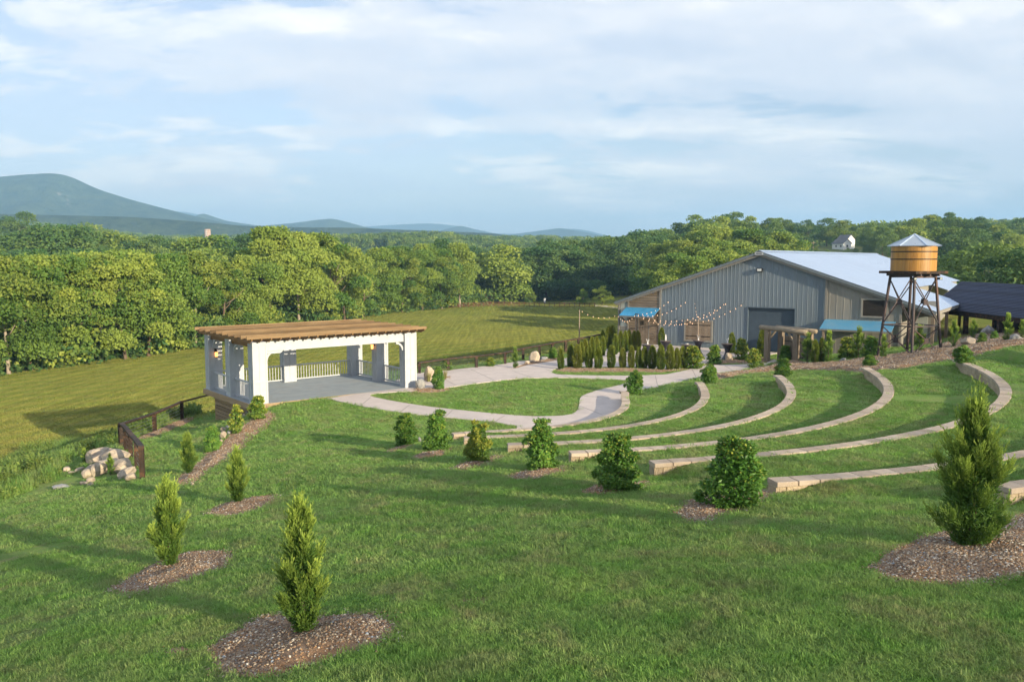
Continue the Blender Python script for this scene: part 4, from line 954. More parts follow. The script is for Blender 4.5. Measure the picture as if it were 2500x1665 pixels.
# ------------------------------------------------------------------ masses of far forest and woods nobody could count
FOREST = proto_coll('forest_crowns', [crown_mesh(400 + i, MAT_TREE_D if i % 2 else MAT_TREE, 900, wid=.5, low=.0, size=.085, nl=18, lob=(.16, .26)) for i in range(5)])
def forest(name, x, y, h, label, w=1.0):
    z = terrain(x, y) - 0.6; h = h * (0.8 + .45 * rng.random(len(x)))
    return tag(scatter(name, np.c_[x, y, z], zrot(len(x)), np.c_[h * w, h * w, h], FOREST), label, None, None, 'stuff')
m = 26000
y = np.sqrt(rng.uniform(300 ** 2, 1750 ** 2, m)); x = y * rng.uniform(-.74, .74, m); az = x / y
fieldmask = (vnoise(x, y, 150, 21) > 0.62) | ((az < -.52) & (y < 520) & (y > 250)) | ((np.abs(az + .185) < .042) & (y > 560) & (y < 800)) | ((np.abs(az - .37) < .045) & (y < 500))
keep = ~fieldmask & ~((az > .1) & (y < 430)) & (rng.random(m) < np.clip(260 / y + .35, 0, 1))
forest('forest', x[keep], y[keep], 13.0, 'mixed forest covering the distant hills', 1.1)
# woods on the slope behind the viewer, out of view, whose shadow falls over the terraces
WOODS = proto_coll('woods_crowns', [crown_mesh(600 + i, MAT_TREE_D, 260, wid=.5, low=.0, size=.026, nl=40, lob=(.16, .26)) for i in range(3)])
wx, wy = [], []
for s in np.arange(-120, 121, 2.6):
    for l in (62, 70, 78, 86):
        l2 = l + rng.uniform(-5, 5); s2 = s + rng.uniform(-3, 3); wx.append(math.sin(SUN_AZ) * l2 - math.cos(SUN_AZ) * s2); wy.append(math.cos(SUN_AZ) * l2 + math.sin(SUN_AZ) * s2)
wx, wy = np.array(wx), np.array(wy); wh = rng.uniform(17.0, 18.6, len(wx))
tag(scatter('woods', np.c_[wx, wy, terrain(wx, wy) - .5], zrot(len(wx)), np.c_[wh * .9, wh * .9, wh], WOODS), 'woods on the rise behind the terraces', None, None, 'stuff')
# low leaves at the feet of the meadow trees
UNDER = proto_coll('undergrowth_clumps', [crown_mesh(500 + i, MAT_TREE_D if i else MAT_TREE, 260, wid=.7, low=.0, size=.16, nl=8, lob=(.3, .42)) for i in range(3)])
ux, uy = [], []
for px in np.arange(-90, 1210, 5.0):
    for q in range(2):
        d = base_d(float(eb(px))) + rng.uniform(2, 16); ux.append((px - 1250) / F_PX * d + rng.normal() * .8); uy.append(d)
for px in np.arange(1186, 1640, 6.0):
    d = 264 + rng.uniform(0, 10); ux.append((px - 1250) / F_PX * d); uy.append(d)
ux, uy = np.array(ux), np.array(uy); uh = rng.uniform(1.4, 4.6, len(ux))
tag(scatter('undergrowth', np.c_[ux, uy, terrain(ux, uy) - .2], zrot(len(ux)), np.c_[uh * 1.1, uh * 1.1, uh], UNDER), 'tangled green undergrowth below the meadow trees', None, None, 'stuff')
# weeds down the left bank
MAT_WEED = leaf_mat('weed_leaf', (0.06, 0.125, 0.025), (0.12, 0.20, 0.042), (0.20, 0.26, 0.06), 0.25, 0.3)
def weed_mesh(seed):
    rg = np.random.default_rng(seed); m = 90; a = rg.uniform(0, 6.283, m); r = .28 * np.sqrt(rg.random(m)); t = rg.random(m)
    v, f = leaf_quads(np.c_[r * np.cos(a), r * np.sin(a), t * .55], unit(np.c_[np.cos(a), np.sin(a), rg.uniform(.2, 1.8, m)] + rdir(rg, m) * .5), rdir(rg, m), rg.uniform(.12, .30, m), rg.uniform(.04, .10, m))
    return leaf_mesh('weed', v, f, MAT_WEED, rg.random(m))
WEED = proto_coll('weed_clumps', [weed_mesh(i) for i in range(4)])
WB = px_poly([(-60,1165),(60,1105),(150,1085),(235,1080),(290,1068),(300,1085),(225,1095),(185,1112),(160,1135),(140,1150),(130,1175),(90,1190),(40,1215),(-60,1245)])
WB2 = px_poly([(305,1072),(330,1046),(380,1028),(440,1008),(485,1000),(485,1014),(440,1022),(380,1046),(335,1068)])
def fill(poly, den):
    xs = np.array([p[0] for p in poly]); ys = np.array([p[1] for p in poly]); m = int((xs.max() - xs.min()) * (ys.max() - ys.min()) * den)
    x = rng.uniform(xs.min(), xs.max(), m); y = rng.uniform(ys.min(), ys.max(), m); k = poly_sd(poly, x, y) < 0; return x[k], y[k]
x1, y1 = fill(WB, 4.0); x2, y2 = fill(WB2, 4.0); x = np.r_[x1, x2]; y = np.r_[y1, y2]; s = rng.uniform(.25, 1.0, len(x)) * (.35 + 1.1 * vnoise(x, y, 2.0, 31))
tag(scatter('weeds', np.c_[x, y, terrain(x, y)], zrot(len(x), .3), s, WEED), 'rank weeds on the bank beside the rock pile', None, None, 'stuff')

RANK = proto_coll('rank_grass', [tuft_mesh('rank_tuft', 40, .22, .12, .55, .016, 90 + i, MAT_BLADE, 1.0) for i in range(3)])
x1, y1 = fill(WB, 14.0); x2, y2 = fill(WB2, 12.0); x = np.r_[x1, x2]; y = np.r_[y1, y2]
tag(scatter('rank_grass', np.c_[x, y, terrain(x, y)], zrot(len(x), .3), rng.uniform(.5, 1.3, len(x)) * (.4 + vnoise(x, y, 1.4, 33)), RANK), 'tall uncut grass on the bank below the fence', None, None, 'stuff')
# ------------------------------------------------------------------ building materials
MAT_WHITE = M('white_paint', (0.46, 0.48, 0.505), (0.40, 0.42, 0.445), 2.5, None, 0.55, 0.08, 30, c3=(0.38, 0.385, 0.39), s3=1.4, f3=.35)
MAT_PINE = M('treated_pine', (0.215, 0.145, 0.075), (0.12, 0.08, 0.042), 2.2, (.35, 5, 5), 0.75, 0.3, 8, rand=.5, c3=(0.15, 0.08, 0.035), s3=3.2, f3=.6)
MAT_PINE_Y = M('treated_pine_rafter', (0.22, 0.125, 0.05), (0.14, 0.078, 0.032), 2.2, (5, .35, 5), 0.75, 0.3, 8, rand=.2, c3=(0.12, 0.065, 0.03), s3=3.2, f3=.6)
MAT_DECKP = M('grey_deck_paint', (0.30, 0.335, 0.345), (0.26, 0.29, 0.30), 1.5, None, 0.7, 0.1, 40, c3=(0.36, 0.34, 0.30), s3=.6, f3=.4)
MAT_SKIRT = M('skirt_board', (0.34, 0.245, 0.145), (0.25, 0.175, 0.105), 2.5, (5, .5, 5), 0.85, 0.4, 9, rand=.22)
MAT_DARKW = M('dark_stained_wood', (0.040, 0.025, 0.017), (0.022, 0.015, 0.011), 4, (1, 4, 4), 0.7, 0.3, 12, rand=.2, c3=(0.26, 0.125, 0.05), s3=1.0, f3=.4)
MAT_CABLE = M('steel_cable', (0.40, 0.40, 0.39), (0.32, 0.32, 0.32), 20, None, 0.35, metal=.8)
MAT_BLACK = M('black_metal', (0.018, 0.018, 0.02), (0.03, 0.03, 0.032), 10, None, 0.45, metal=.4)
MAT_FLAME = glow('lantern_glow', (1.0, 0.52, 0.18), 9.0)
MAT_GLASSW = glow('lantern_amber_glass', (1.0, 0.42, 0.12), 1.2)

# ------------------------------------------------------------------ pavilion (x along the front, y to the back, z from the deck)
pavr = empty('pavilion', PAV_O, PAV_A, 'white post pavilion with a pine pergola roof on the lawn edge', 'pavilion')
L, W = PAV_L, PAV_W; PH = 2.98; PU, PV = .70, .54
def post_mesh():
    mb = MB(); a, b = PU / 2, PV / 2
    mb.box(-a, a, -b, b, 0, PH)
    return mb.mesh('post', MAT_WHITE)
def trim_mesh():
    mb = MB(); a, b = PU / 2, PV / 2; t = .018
    for z0, z1 in ((0, .16), (1.02, 1.13), (PH - .16, PH)):
        mb.box(-a - t, a + t, -b - t, -b, z0, z1); mb.box(-a - t, a + t, b, b + t, z0, z1); mb.box(-a - t, -a, -b, b, z0, z1); mb.box(a, a + t, -b, b, z0, z1)
    for z0, z1 in ((.16, 1.02), (1.13, PH - .16)):
        for s in (-1, 1):
            y0, y1 = (-b - t, -b) if s < 0 else (b, b + t)
            for x0, x1 in ((-a - t, -a + .07), (-.035, .035), (a - .07, a + t)): mb.box(x0, x1, y0, y1, z0, z1)
            x0, x1 = (-a - t, -a) if s < 0 else (a, a + t)
            for q0, q1 in ((-b, -b + .06), (-.03, .03), (b - .06, b)): mb.box(x0, x1, q0, q1, z0, z1)
    return mb.mesh('panel_trim', MAT_WHITE)
PM, TM = post_mesh(), trim_mesh()
a, b = PU / 2, PV / 2
POSTS = {'FL': (a, b), 'FR': (L - a, b), 'BL': (a, W - b), 'BR': (L - a, W - b), 'ML': (a, W / 2), 'MR': (L - a, W / 2), 'BM': (L / 2, W - b)}
for kx, (x, y) in POSTS.items():
    p = link('post', PM, None, pavr, (x, y, 0)); link('panel_trim', TM, None, p)
MB().box(-.10, L + .06, -.04, W + .10, -.045, 0).build('deck', MAT_DECKP, pavr)
for nm, q in (('rim_board', (-.14, -.10, -.04, W + .10)), ('rim_board', (-.14, L + .1, W + .10, W + .14)), ('rim_board', (L + .06, L + .10, -.04, W + .10))):
    MB().box(*q, -.29, -.005).build(nm, MAT_SKIRT, pavr)
MB().box(-.12, L + .08, -.085, -.045, -.22, -.004).build('rim_board', MAT_SKIRT, pavr)
SKP = MB().box(0, .04, 0, 3.0, 0, .15).mesh('skirt_plank', MAT_SKIRT)
for i in range(11):
    for j in range(2):
        link('skirt_plank', SKP, None, pavr, (.30 + rng.normal() * .004, .25 + j * 3.02, -.47 - i * .182))
SKP2 = MB().box(0, 2.9, 0, .04, 0, .15).mesh('skirt_plank', MAT_SKIRT)
for i in range(11):
    for j in range(3): link('skirt_plank', SKP2, None, pavr, (.36 + j * 2.92, W - .32, -.46 - i * .168))
MB().bar((.55, .3, -.37), (.55, W - .2, -.37), .12, .16).build('support_beam', MAT_SKIRT, pavr)
MB().bar((.1, 3.1, -.37), (3.0, 3.1, -.37), .12, .16).build('support_beam', MAT_SKIRT, pavr)
for y in (.35, 3.2, W - .4): MB().box(.4, .55, y, y + .15, -2.6, -.3).build('support_post', MAT_SKIRT, pavr)
# beams
MB().box(PU, L - PU, .10, .34, PH - .47, PH - .01).build('beam', MAT_WHITE, pavr)
MB().box(PU, L / 2 - a, W - .34, W - .10, PH - .47, PH - .01).build('beam', MAT_WHITE, pavr)
MB().box(L / 2 + a, L - PU, W - .34, W - .10, PH - .47, PH - .01).build('beam', MAT_WHITE, pavr)
MB().prism([(PU, PH - .60), (PU + .75, PH - .60), (PU + .9, PH - .48), (PU, PH - .48)], 1, .12, .32).build('beam_corbel', MAT_WHITE, pavr)
for x in (.12, L - .36):
    for y0, y1 in ((PV, W / 2 - b), (W / 2 + b, W - PV)): MB().box(x, x + .24, y0, y1, PH - .27, PH - .01).build('side_ledger', MAT_PINE_Y, pavr)
def brace(along, x, y, s):
    """curved knee brace; s is the direction away from the post"""
    r = .46; n = 8; o = []; inn = []
    for i in range(n + 1):
        t = math.pi / 2 * i / n
        o.append((s * (r - r * math.cos(t)), -r + r * math.sin(t) * 1.0)); inn.append((s * (r + .0 - (r - .10) * math.cos(t) - .0), -r + .0 + (r - .10) * math.sin(t) - .0))
    poly = [(p[0], p[1]) for p in o] + [(q[0] + 0, q[1]) for q in inn[::-1]]
    mb = MB()
    if along == 'u': mb.prism([(x + p[0], PH - .48 + p[1]) for p in poly], 1, y - .06, y + .06)
    else: mb.prism([(y + p[0], PH - .28 + p[1]) for p in poly], 0, x - .06, x + .06)
    mb.build('knee_brace', MAT_WHITE, pavr)
brace('u', PU, .22, 1); brace('u', L - PU, .22, -1)
for x in (.24, L - .24):
    brace('v', x, PV, 1); brace('v', x, W / 2 - b, -1); brace('v', x, W / 2 + b, 1); brace('v', x, W - PV, -1)
# rafters with scalloped tails, boards on edge above
RZ = PH
prof = [(-.52, RZ + .20), (-.52, RZ + .13), (-.46, RZ + .12), (-.40, RZ + .075), (-.33, RZ + .06), (-.27, RZ + .055), (-.22, RZ), (W + .2, RZ), (W + .27, RZ + .055), (W + .33, RZ + .06), (W + .40, RZ + .075), (W + .46, RZ + .12), (W + .46, RZ + .20)]
RAF = MB().prism(prof, 0, -.035, .035).mesh('rafter', MAT_PINE_Y)
nr = 21
for i in range(nr): link('rafter', RAF, None, pavr, (-.22 + (L + .44) * i / (nr - 1), 0, 0))
PUR = MB().box(-.42, L + .42, -.021, .021, RZ + .17, RZ + .325).mesh('roof_board', MAT_PINE)
npur = 10
for i in range(npur): link('roof_board', PUR, None, pavr, (rng.normal() * .015, -.40 + (W + .72) * i / (npur - 1), rng.normal() * .012), (0, 0, rng.normal() * .0006))
# railings: rails and every baluster
BAL = MB().box(-.015, .015, -.015, .015, .12, .88).mesh('baluster', MAT_WHITE)
def railing(x0, y0, x1, y1):
    ln = math.dist((x0, y0), (x1, y1)); an = math.atan2(y1 - y0, x1 - x0)
    r = link('railing', MB().box(0, ln, -.05, .05, .88, .945).mesh('railing', MAT_WHITE), None, pavr, (x0, y0, 0), (0, 0, an))
    MB().box(0, ln, -.03, .03, .07, .135).build('bottom_rail', MAT_WHITE, r)
    n_ = int(ln / .165)
    for i in range(n_): link('baluster', BAL, None, r, ((i + .5) * ln / n_, 0, 0))
for x in (.26, L - .26):
    railing(x, PV, x, W / 2 - b); railing(x, W / 2 + b, x, W - PV)
railing(PU, W - .26, L / 2 - a, W - .26); railing(L / 2 + a, W - .26, L - PU, W - .26)
def lantern(loc, rz, label):
    o = empty('wall_lantern', loc, rz, label, 'lantern')
    MB().box(-.06, .06, -.03, 0, -.02, .22).build('back_plate', MAT_BLACK, o)
    MB().lathe([(.0, .10), (.10, .08), (.09, .06), (.085, .055)], 4).build('cap', MAT_BLACK, o, (0, -.13, 0))
    MB().box(-.02, .02, -.13, -.03, .10, .14).build('arm', MAT_BLACK, o)
    MB().lathe([(.07, -.20), (.085, .05)], 4, False).build('glass', MAT_GLASSW, o, (0, -.13, 0))
    MB().lathe([(.075, -.23), (.08, -.20)], 4).build('base', MAT_BLACK, o, (0, -.13, 0))
    MB().lathe([(.012, -.15), (.03, -.10), (.028, -.05), (.006, .0)], 8).build('bulb', MAT_FLAME, o, (0, -.13, 0), smooth=True)
q = pavr.matrix_basis if False else Matrix.Translation(PAV_O) @ Matrix.Rotation(PAV_A, 4, 'Z')
lantern(q @ Vector((POSTS['BL'][0], W - PV - .02, 1.95)), PAV_A, 'lit black lantern on the rear left pavilion post')
lantern(q @ Vector((L - PU - .02, W / 2, 2.05)), PAV_A - math.pi / 2, 'lit black lantern under the pavilion beam on the side post')

# ------------------------------------------------------------------ cable rail fences
def fence(posts, hs, label, closing=None, ph=.15):
    """posts: world points on the ground; rails, posts and cables are parts"""
    o = empty('rail_fence', posts[0], 0, label, 'fence'); o0 = Vector(posts[0])
    tops = [Vector(p) + Vector((0, 0, h)) for p, h in zip(posts, hs)]
    for p, t in zip(posts, tops):
        rel = Vector(p) - o0
        MB().box(-ph / 2, ph / 2, -ph / 2, ph / 2, -.3, (t - Vector(p)).z - .03).build('post', MAT_DARKW, o, rel, (0, 0, rng.uniform(0, .4)))
    pts = tops + ([Vector(closing)] if closing else [])
    for i in range(len(pts) - 1):
        a_, b_ = pts[i] - o0, pts[i + 1] - o0; d = (b_ - a_).normalized() * .07
        MB().bar(a_ - d, b_ + d * .9, .19, .09).build('top_rail', MAT_DARKW, o)
        for c in (.22, .40, .58, .76):
            if i >= len(tops) - 1: break
            g0, g1 = Vector(posts[i]) - o0, Vector(posts[i + 1]) - o0
            MB().tube([g0 + Vector((0, 0, hs[i] * c)), g1 + Vector((0, 0, hs[i + 1] * c))], 0.006, 5).build('cable', MAT_CABLE, o)
    return o
lf = [(348,1169),(334,1140),(320,1117),(309,1100),(298,1091)]
pl = [spot(*p) for p in lf]; hl = [at_depth(x, t, p.y).z - p.z for (x, _), p, t in zip(lf, pl, (1091, 1073, 1058, 1044, 1034))]
fence(pl, hl, 'dark timber cable fence climbing beside the rock pile', ph=.15)
lf2 = [(296,1090),(378,1054),(445,1025)]; pl2 = [spot(*p) for p in lf2]
hl2 = [at_depth(x, t, p.y).z - p.z for (x, _), p, t in zip(lf2, pl2, (1036, 1010, 981))]
end = q @ Vector((.3, W - .1, -.32))
fence(pl2, hl2, 'dark timber cable fence running up to the pavilion deck', end, ph=.17)
rf = [(1024,912,886),(1094,905,876),(1163,898,870),(1233,889,861),(1277,879,851),(1317,870,844),(1349,863,838),(1381,857,832),(1412,851,827),(1440,846,822),(1488,838,812)]
pr = [at(x, y, 0) for x, y, _ in rf]; hr = [at_depth(x, t, p.y).z for (x, _, t), p in zip(rf, pr)]
fence(pr, hr, 'long timber cable fence along the plaza above the meadow', None, .17)

# ------------------------------------------------------------------ barn (x along the gable, y to the back)
MAT_METAL = M('ribbed_wall_metal', (0.175, 0.215, 0.250), (0.150, 0.187, 0.220), 1.2, (1, 1, .3), 0.5, 0.05, 30, metal=.15, rand=.05, c3=(0.17, 0.19, 0.205), s3=.5, f3=.5)
MAT_BEIGE = M('grey_beige_board', (0.265, 0.25, 0.215), (0.225, 0.212, 0.185), 1.5, (2, 2, .4), 0.7, 0.1, 20, rand=.07)
MAT_ROOF = M('galvalume_roof', (0.66, 0.76, 0.88), (0.60, 0.70, 0.83), 0.25, (.2, 1, 1), 0.42, 0.0, 30, metal=.85, rand=.02)
MAT_TRIM = M('grey_trim', (0.24, 0.225, 0.20), (0.20, 0.19, 0.17), 3, None, 0.7)
MAT_FASC = M('eave_flashing', (0.20, 0.23, 0.25), (0.17, 0.2, 0.22), 3, None, 0.4, metal=.3)
MAT_WOODG = M('weathered_siding', (0.265, 0.205, 0.145), (0.19, 0.145, 0.105), 2.5, (.6, 4, 5), 0.85, 0.4, 10, rand=.18)
MAT_AWN = M('awning_metal', (0.08, 0.36, 0.62), (0.06, 0.30, 0.55), 2, None, 0.4, metal=.35)  # blue of the reflected sky set as the metal's base colour
MAT_GALV = M('corrugated_sky_reflection', (0.10, 0.37, 0.60), (0.20, 0.40, 0.56), 2, None, 0.4, metal=.4)  # corrugated sheet with the sky's blue reflection put into its colour
MAT_DARK = M('dark_interior', (0.012, 0.012, 0.014), (0.02, 0.02, 0.022), 3)
MAT_PALE = M('pale_panel', (0.42, 0.45, 0.42), (0.36, 0.39, 0.37), 4, (6, 1, .5), 0.4)
HALF = BARN_W / 2; APEX = at_depth(1882, 613, BARN_C.y).z
slope = (APEX - EAVE_Z) / HALF
rz = lambda g: APEX - slope * abs(g)
bn = empty('barn', BARN_C, BARN_A, 'long grey metal barn with a low gable and silver roof', 'barn')
WY = .35                                            # wall plane behind the rake
def ribbed_panel(x0, x1, z0, zf, mat, name='wall_panel', y=WY, rib=.30):
    """vertical ribbed sheet: each rib a raised strip with its own edges"""
    xs = []; x = x0
    n_ = max(1, round((x1 - x0) / rib)); st = (x1 - x0) / n_
    for i in range(n_):
        c = x0 + i * st
        xs += [(c, 0), (c + st * .35, 0), (c + st * .39, -.010), (c + st * .46, -.010), (c + st * .50, 0)]
    xs.append((x1, 0)); V = []; F_ = []
    for px_, dy in xs: V += [(px_, y + dy, z0), (px_, y + dy, zf(px_))]
    for i in range(len(xs) - 1): F_.append((2*i, 2*i+2, 2*i+3, 2*i+1))
    mb = MB(); mb.add(V, F_); me = mb.mesh(name, mat, fix=False)
    return link(name, me, None, bn)
DX0, DX1, DZ = -.87, 2.72, 3.30
def wall_top(x): return rz(x) - .18
edges = list(np.linspace(-8.2, DX0, 9)) + list(np.linspace(DX0, DX1, 5))[1:] + list(np.linspace(DX1, 4.87, 4))[1:]
for i in range(len(edges) - 1):
    e0, e1 = edges[i], edges[i + 1]; above = e0 >= DX0 - .01 and e1 <= DX1 + .01
    if -5.9 < (e0 + e1) / 2 < -3.75 and False: pass
    ribbed_panel(e0 + .002, e1 - .002, DZ if above else -.1, wall_top, MAT_METAL)
for e0, e1 in zip(np.linspace(4.95, 10, 6)[:-1], np.linspace(4.95, 10, 6)[1:]):
    ribbed_panel(e0 + .004, e1 - .004, -.1, wall_top, MAT_BEIGE, rib=.42, y=WY - .03)
MB().box(4.86, 5.02, WY - .10, WY - .05, -.1, wall_top(4.95)).build('corner_board', MAT_TRIM, bn)
MB().box(9.9, 10.06, WY - .10, WY + .06, -.1, wall_top(9.98)).build('corner_board', MAT_TRIM, bn)
# roll-up door set back in its opening
mb = MB(); n_ = 42
for i in range(n_):
    z0 = DZ * i / n_; z1 = DZ * (i + 1) / n_; zm = z0 + (z1 - z0) * .55
    V = [(DX0, WY + .16, z0), (DX1, WY + .16, z0), (DX1, WY + .125, zm), (DX0, WY + .125, zm), (DX1, WY + .16, z1), (DX0, WY + .16, z1)]
    mb.add(V, [(0, 1, 2, 3), (3, 2, 4, 5)])
MAT_ROLL = M('roll_up_door_metal', (0.105, 0.140, 0.178), (0.088, 0.118, 0.15), 2, None, 0.45, metal=.2)
mb.build('roll_up_door', MAT_ROLL, bn)
for x0, x1, z0, z1 in ((DX0 - .05, DX0 + .03, -.1, DZ + .06), (DX1 - .03, DX1 + .05, -.1, DZ + .06), (DX0 + .03, DX1 - .03, DZ - .02, DZ + .06)):
    MB().box(x0, x1, WY - .05, WY + .2, z0, z1).build('door_jamb', MAT_ROLL, bn)
# hatch with two shutters
hx0, hx1, hz0, hz1 = -5.9, -3.75, .55, 2.05
h = MB().box(hx0, hx1, WY - .09, WY - .04, hz0, hz1).build('hatch', MAT_WOODG, bn)
for x0, x1, z0, z1 in ((hx0 - .12, hx0, hz0 - .12, hz1 + .12), (hx1, hx1 + .12, hz0 - .12, hz1 + .12), (hx0, hx1, hz1, hz1 + .12), (hx0, hx1, hz0 - .12, hz0)):
    MB().box(x0, x1, WY - .115, WY - .045, z0, z1).build('frame_board', MAT_BEIGE, h)
nb = 8
for i in range(nb):
    x0 = hx0 + (hx1 - hx0) * i / nb; MB().box(x0 + .006, x0 + (hx1 - hx0) / nb - .006, WY - .105, WY - .092, hz0 + .02, hz1 - .02).build('shutter_plank', MAT_WOODG, h)
for z in (hz0 + .3, hz1 - .3): MB().box(hx0 + .06, hx1 - .06, WY - .125, WY - .107, z, z + .05).build('strap_hinge', MAT_BLACK, h)
# plank-sided wing on the left with a door
for z in np.arange(0, 5.0, .21):
    def xl(zz): return max(-11.05, -(APEX - .2 - zz) / slope)
    for x0, x1 in ((xl(z + .21), -10.14), (-9.16, -8.2)) if z < 2.15 else ((xl(z + .21), -8.2),):
        if x1 - x0 > .1: MB().prism([(WY, z), (WY - .045, z + .012), (WY - .025, z + .20), (WY, z + .20)], 0, x0, x1 - .07).build('siding_board', MAT_WOODG, bn)
MB().box(-8.27, -8.10, WY - .07, WY, -.1, wall_top(-8.2)).build('corner_board', MAT_TRIM, bn)
MB().box(-11.15, -11.0, WY - .07, WY, -.1, wall_top(-11.1)).build('corner_board', MAT_TRIM, bn)
MB().box(-12.0, -11.86, WY - .08, WY + .1, -.1, wall_top(-11.95)).build('corner_post', MAT_TRIM, bn)
MB().box(-11.86, -11.15, WY - .03, WY + .0, -.1, 1.35).build('lower_panel', MAT_TRIM, bn)
MB().box(-11.80, -11.2, WY - .02, WY + .02, 1.35, wall_top(-11.7)).build('window_panel', MAT_PALE, bn)
MB().box(-11.86, -11.15, WY - .05, WY - .0, 1.30, 1.38).build('window_sill', MAT_TRIM, bn)
dr = MB().box(-10.1, -9.2, WY - .03, WY + .01, 0, 2.12).build('plank_door', MAT_WOODG, bn)
for i in range(5): MB().box(-10.08 + i * .176, -10.08 + i * .176 + .166, WY - .052, WY - .032, .02, 2.1).build('door_plank', MAT_WOODG, dr)
for i in range(3):
    MB().box(-9.85 + i * .12, -9.83 + i * .12, WY - .075, WY - .056, 1.55, 1.92).build('grille_bar', MAT_BLACK, dr); MB().box(-9.93, -9.51, WY - .072, WY - .058, 1.60 + i * .12, 1.62 + i * .12).build('grille_bar', MAT_BLACK, dr)
for x in (-10.17, -9.19): MB().box(x, x + .07, WY - .06, WY - .0, 0, 2.18).build('door_jamb', MAT_TRIM, bn)
def awning(x0, x1, z0, z1, depth, mat, rib, bracket):
    n_ = int((x1 - x0) / rib) * 4; V = []; F_ = []
    for i in range(n_ + 1):
        x = x0 + (x1 - x0) * i / n_; b_ = (0, .018, 0.022, .018)[i % 4]
        nz = Vector((0, -(z1 - z0), depth)).normalized() * b_
        V += [(x, WY - .04 + nz.y, z1 + nz.z), (x, WY - .04 - depth + nz.y, z0 + nz.z)]
    for i in range(n_): F_.append((2*i, 2*i+1, 2*i+3, 2*i+2))
    mb = MB(); mb.add(V, F_); me = mb.mesh('awning_roof', mat, fix=False); a_ = link('awning', me, None, bn)
    MB().bar((x0, WY - .04 - depth + .03, z0 - .06), (x1, WY - .04 - depth + .03, z0 - .06), .05, .10).build('fascia_board', MAT_TRIM, a_)
    for x in bracket:
        MB().bar((x, WY - .04, z0 - .75), (x, WY - depth + .05, z0 - .08), .08, .08).build('bracket', MAT_WOODG, a_)
        MB().bar((x, WY - .04, z1 - .1), (x, WY - depth + .05, z0 - .06), .07, .08).build('bracket', MAT_WOODG, a_)
awning(-11.25, -8.15, 2.35, 2.98, 1.35, MAT_AWN, .12, (-11.1, -8.3))
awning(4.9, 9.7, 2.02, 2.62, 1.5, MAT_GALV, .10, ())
for x in (5.1, 9.5): MB().box(x, x + .14, WY - 1.5, WY - 1.36, -.1, 1.95).build('awning_post', MAT_WOODG, bn)
# louvred vent
MAT_LOUV = M('dark_louvre', (0.07, 0.06, 0.05), (0.05, 0.043, 0.037), 4)
lx0, lx1, lz0, lz1 = 7.5, 9.05, 2.98, 4.1
lv = MB().box(lx0, lx1, WY - .10, WY - .075, lz0, lz1).build('louvre_vent', MAT_DARK, bn)
for i in range(14):
    z = lz0 + (lz1 - lz0) * (i + .3) / 14; MB().bar((lx0, WY - .13, z), (lx1, WY - .13, z), 0.05, .012, (0, -.5, .86)).build('louvre_slat', MAT_LOUV, lv)
for x0, x1, z0, z1 in ((lx0 - .13, lx0, lz0 - .13, lz1 + .13), (lx1, lx1 + .13, lz0 - .13, lz1 + .13), (lx0, lx1, lz1, lz1 + .13), (lx0, lx1, lz0 - .13, lz0)):
    MB().box(x0, x1, WY - .16, WY - .062, z0, z1).build('vent_frame', MAT_BEIGE, lv)
# flood lamp and maker's plate
fl = MB().box(-.22, .22, WY - .22, WY - .04, 6.02, 6.30).build('flood_lamp', MAT_BLACK, bn)
MB().box(-.15, .17, WY - .235, WY - .222, 6.08, 6.25).build('lamp_glass', M('lamp_glass', (0.7, 0.72, 0.7), (0.6, 0.62, 0.6), 5, None, .2), fl)
# roof: two pitches of seamed sheets, rake boards
MAIN_R = 8.7; LEN = 41.0; PORCH = 14.0
def roof_sheet(x0, x1, y0, y1, name='roof_sheet', seams=.6, t=.05):
    """one pitch strip from x0 (upper) to x1 (lower); raised seams run down the slope"""
    n_ = max(1, round((y1 - y0) / seams)); st = (y1 - y0) / n_; prof_ = []
    for i in range(n_):
        c = y0 + i * st; prof_ += [(c, 0), (c + st * .44, 0), (c + st * .46, .018), (c + st * .54, .018), (c + st * .56, 0)]
    prof_.append((y1, 0)); V = []; F_ = []
    for y, dz in prof_: V += [(x0, y, rz(x0) + dz), (x1, y, rz(x1) + dz)]
    for i in range(len(prof_) - 1): F_.append((2*i, 2*i+1, 2*i+3, 2*i+2))
    mb = MB(); mb.add(V, F_); return link(name, mb.mesh(name, MAT_ROOF, fix=False), None, bn)
ny = 8
for i in range(ny):
    y0, y1 = LEN * i / ny, LEN * (i + 1) / ny
    roof_sheet(0, MAIN_R, y0, y1); roof_sheet(0, -HALF, y0, y1)
for i in range(3): roof_sheet(MAIN_R + .002, HALF, PORCH * i / 3, PORCH * (i + 1) / 3)
roof_sheet(MAIN_R + .002, HALF - 1.3, 22, 34)
MB().prism([(-.28, APEX - .28 * slope + .05), (0, APEX + .07), (.28, APEX - .28 * slope + .05), (0, APEX + .05)], 1, 0, LEN).build('ridge_cap', MAT_ROOF, bn)
for s in (-1, 1):
    MB().bar((0, .02, APEX - .13), (s * HALF, .02, EAVE_Z - .13), .06, .16).build('rake_flashing', MAT_FASC, bn)
    MB().bar((0, .10, APEX - .30), (s * (HALF - .1), .10, EAVE_Z - .27), .08, .17).build('rake_board', MAT_TRIM, bn)
sg = MB().box(-.32, .32, -.035, -.018, APEX - .30, APEX - .08).build('maker_plate', MAT_WHITE, bn)
for i in range(5): MB().box(-.22 + i * .092, -.22 + i * .092 + .06, -.042, -.036, APEX - .225, APEX - .155).build('plate_mark', MAT_BLACK, sg)
MB().box(HALF - .12, HALF - .02, .05, PORCH, EAVE_Z - .26, EAVE_Z - .02).build('eave_board', MAT_BEIGE, bn)
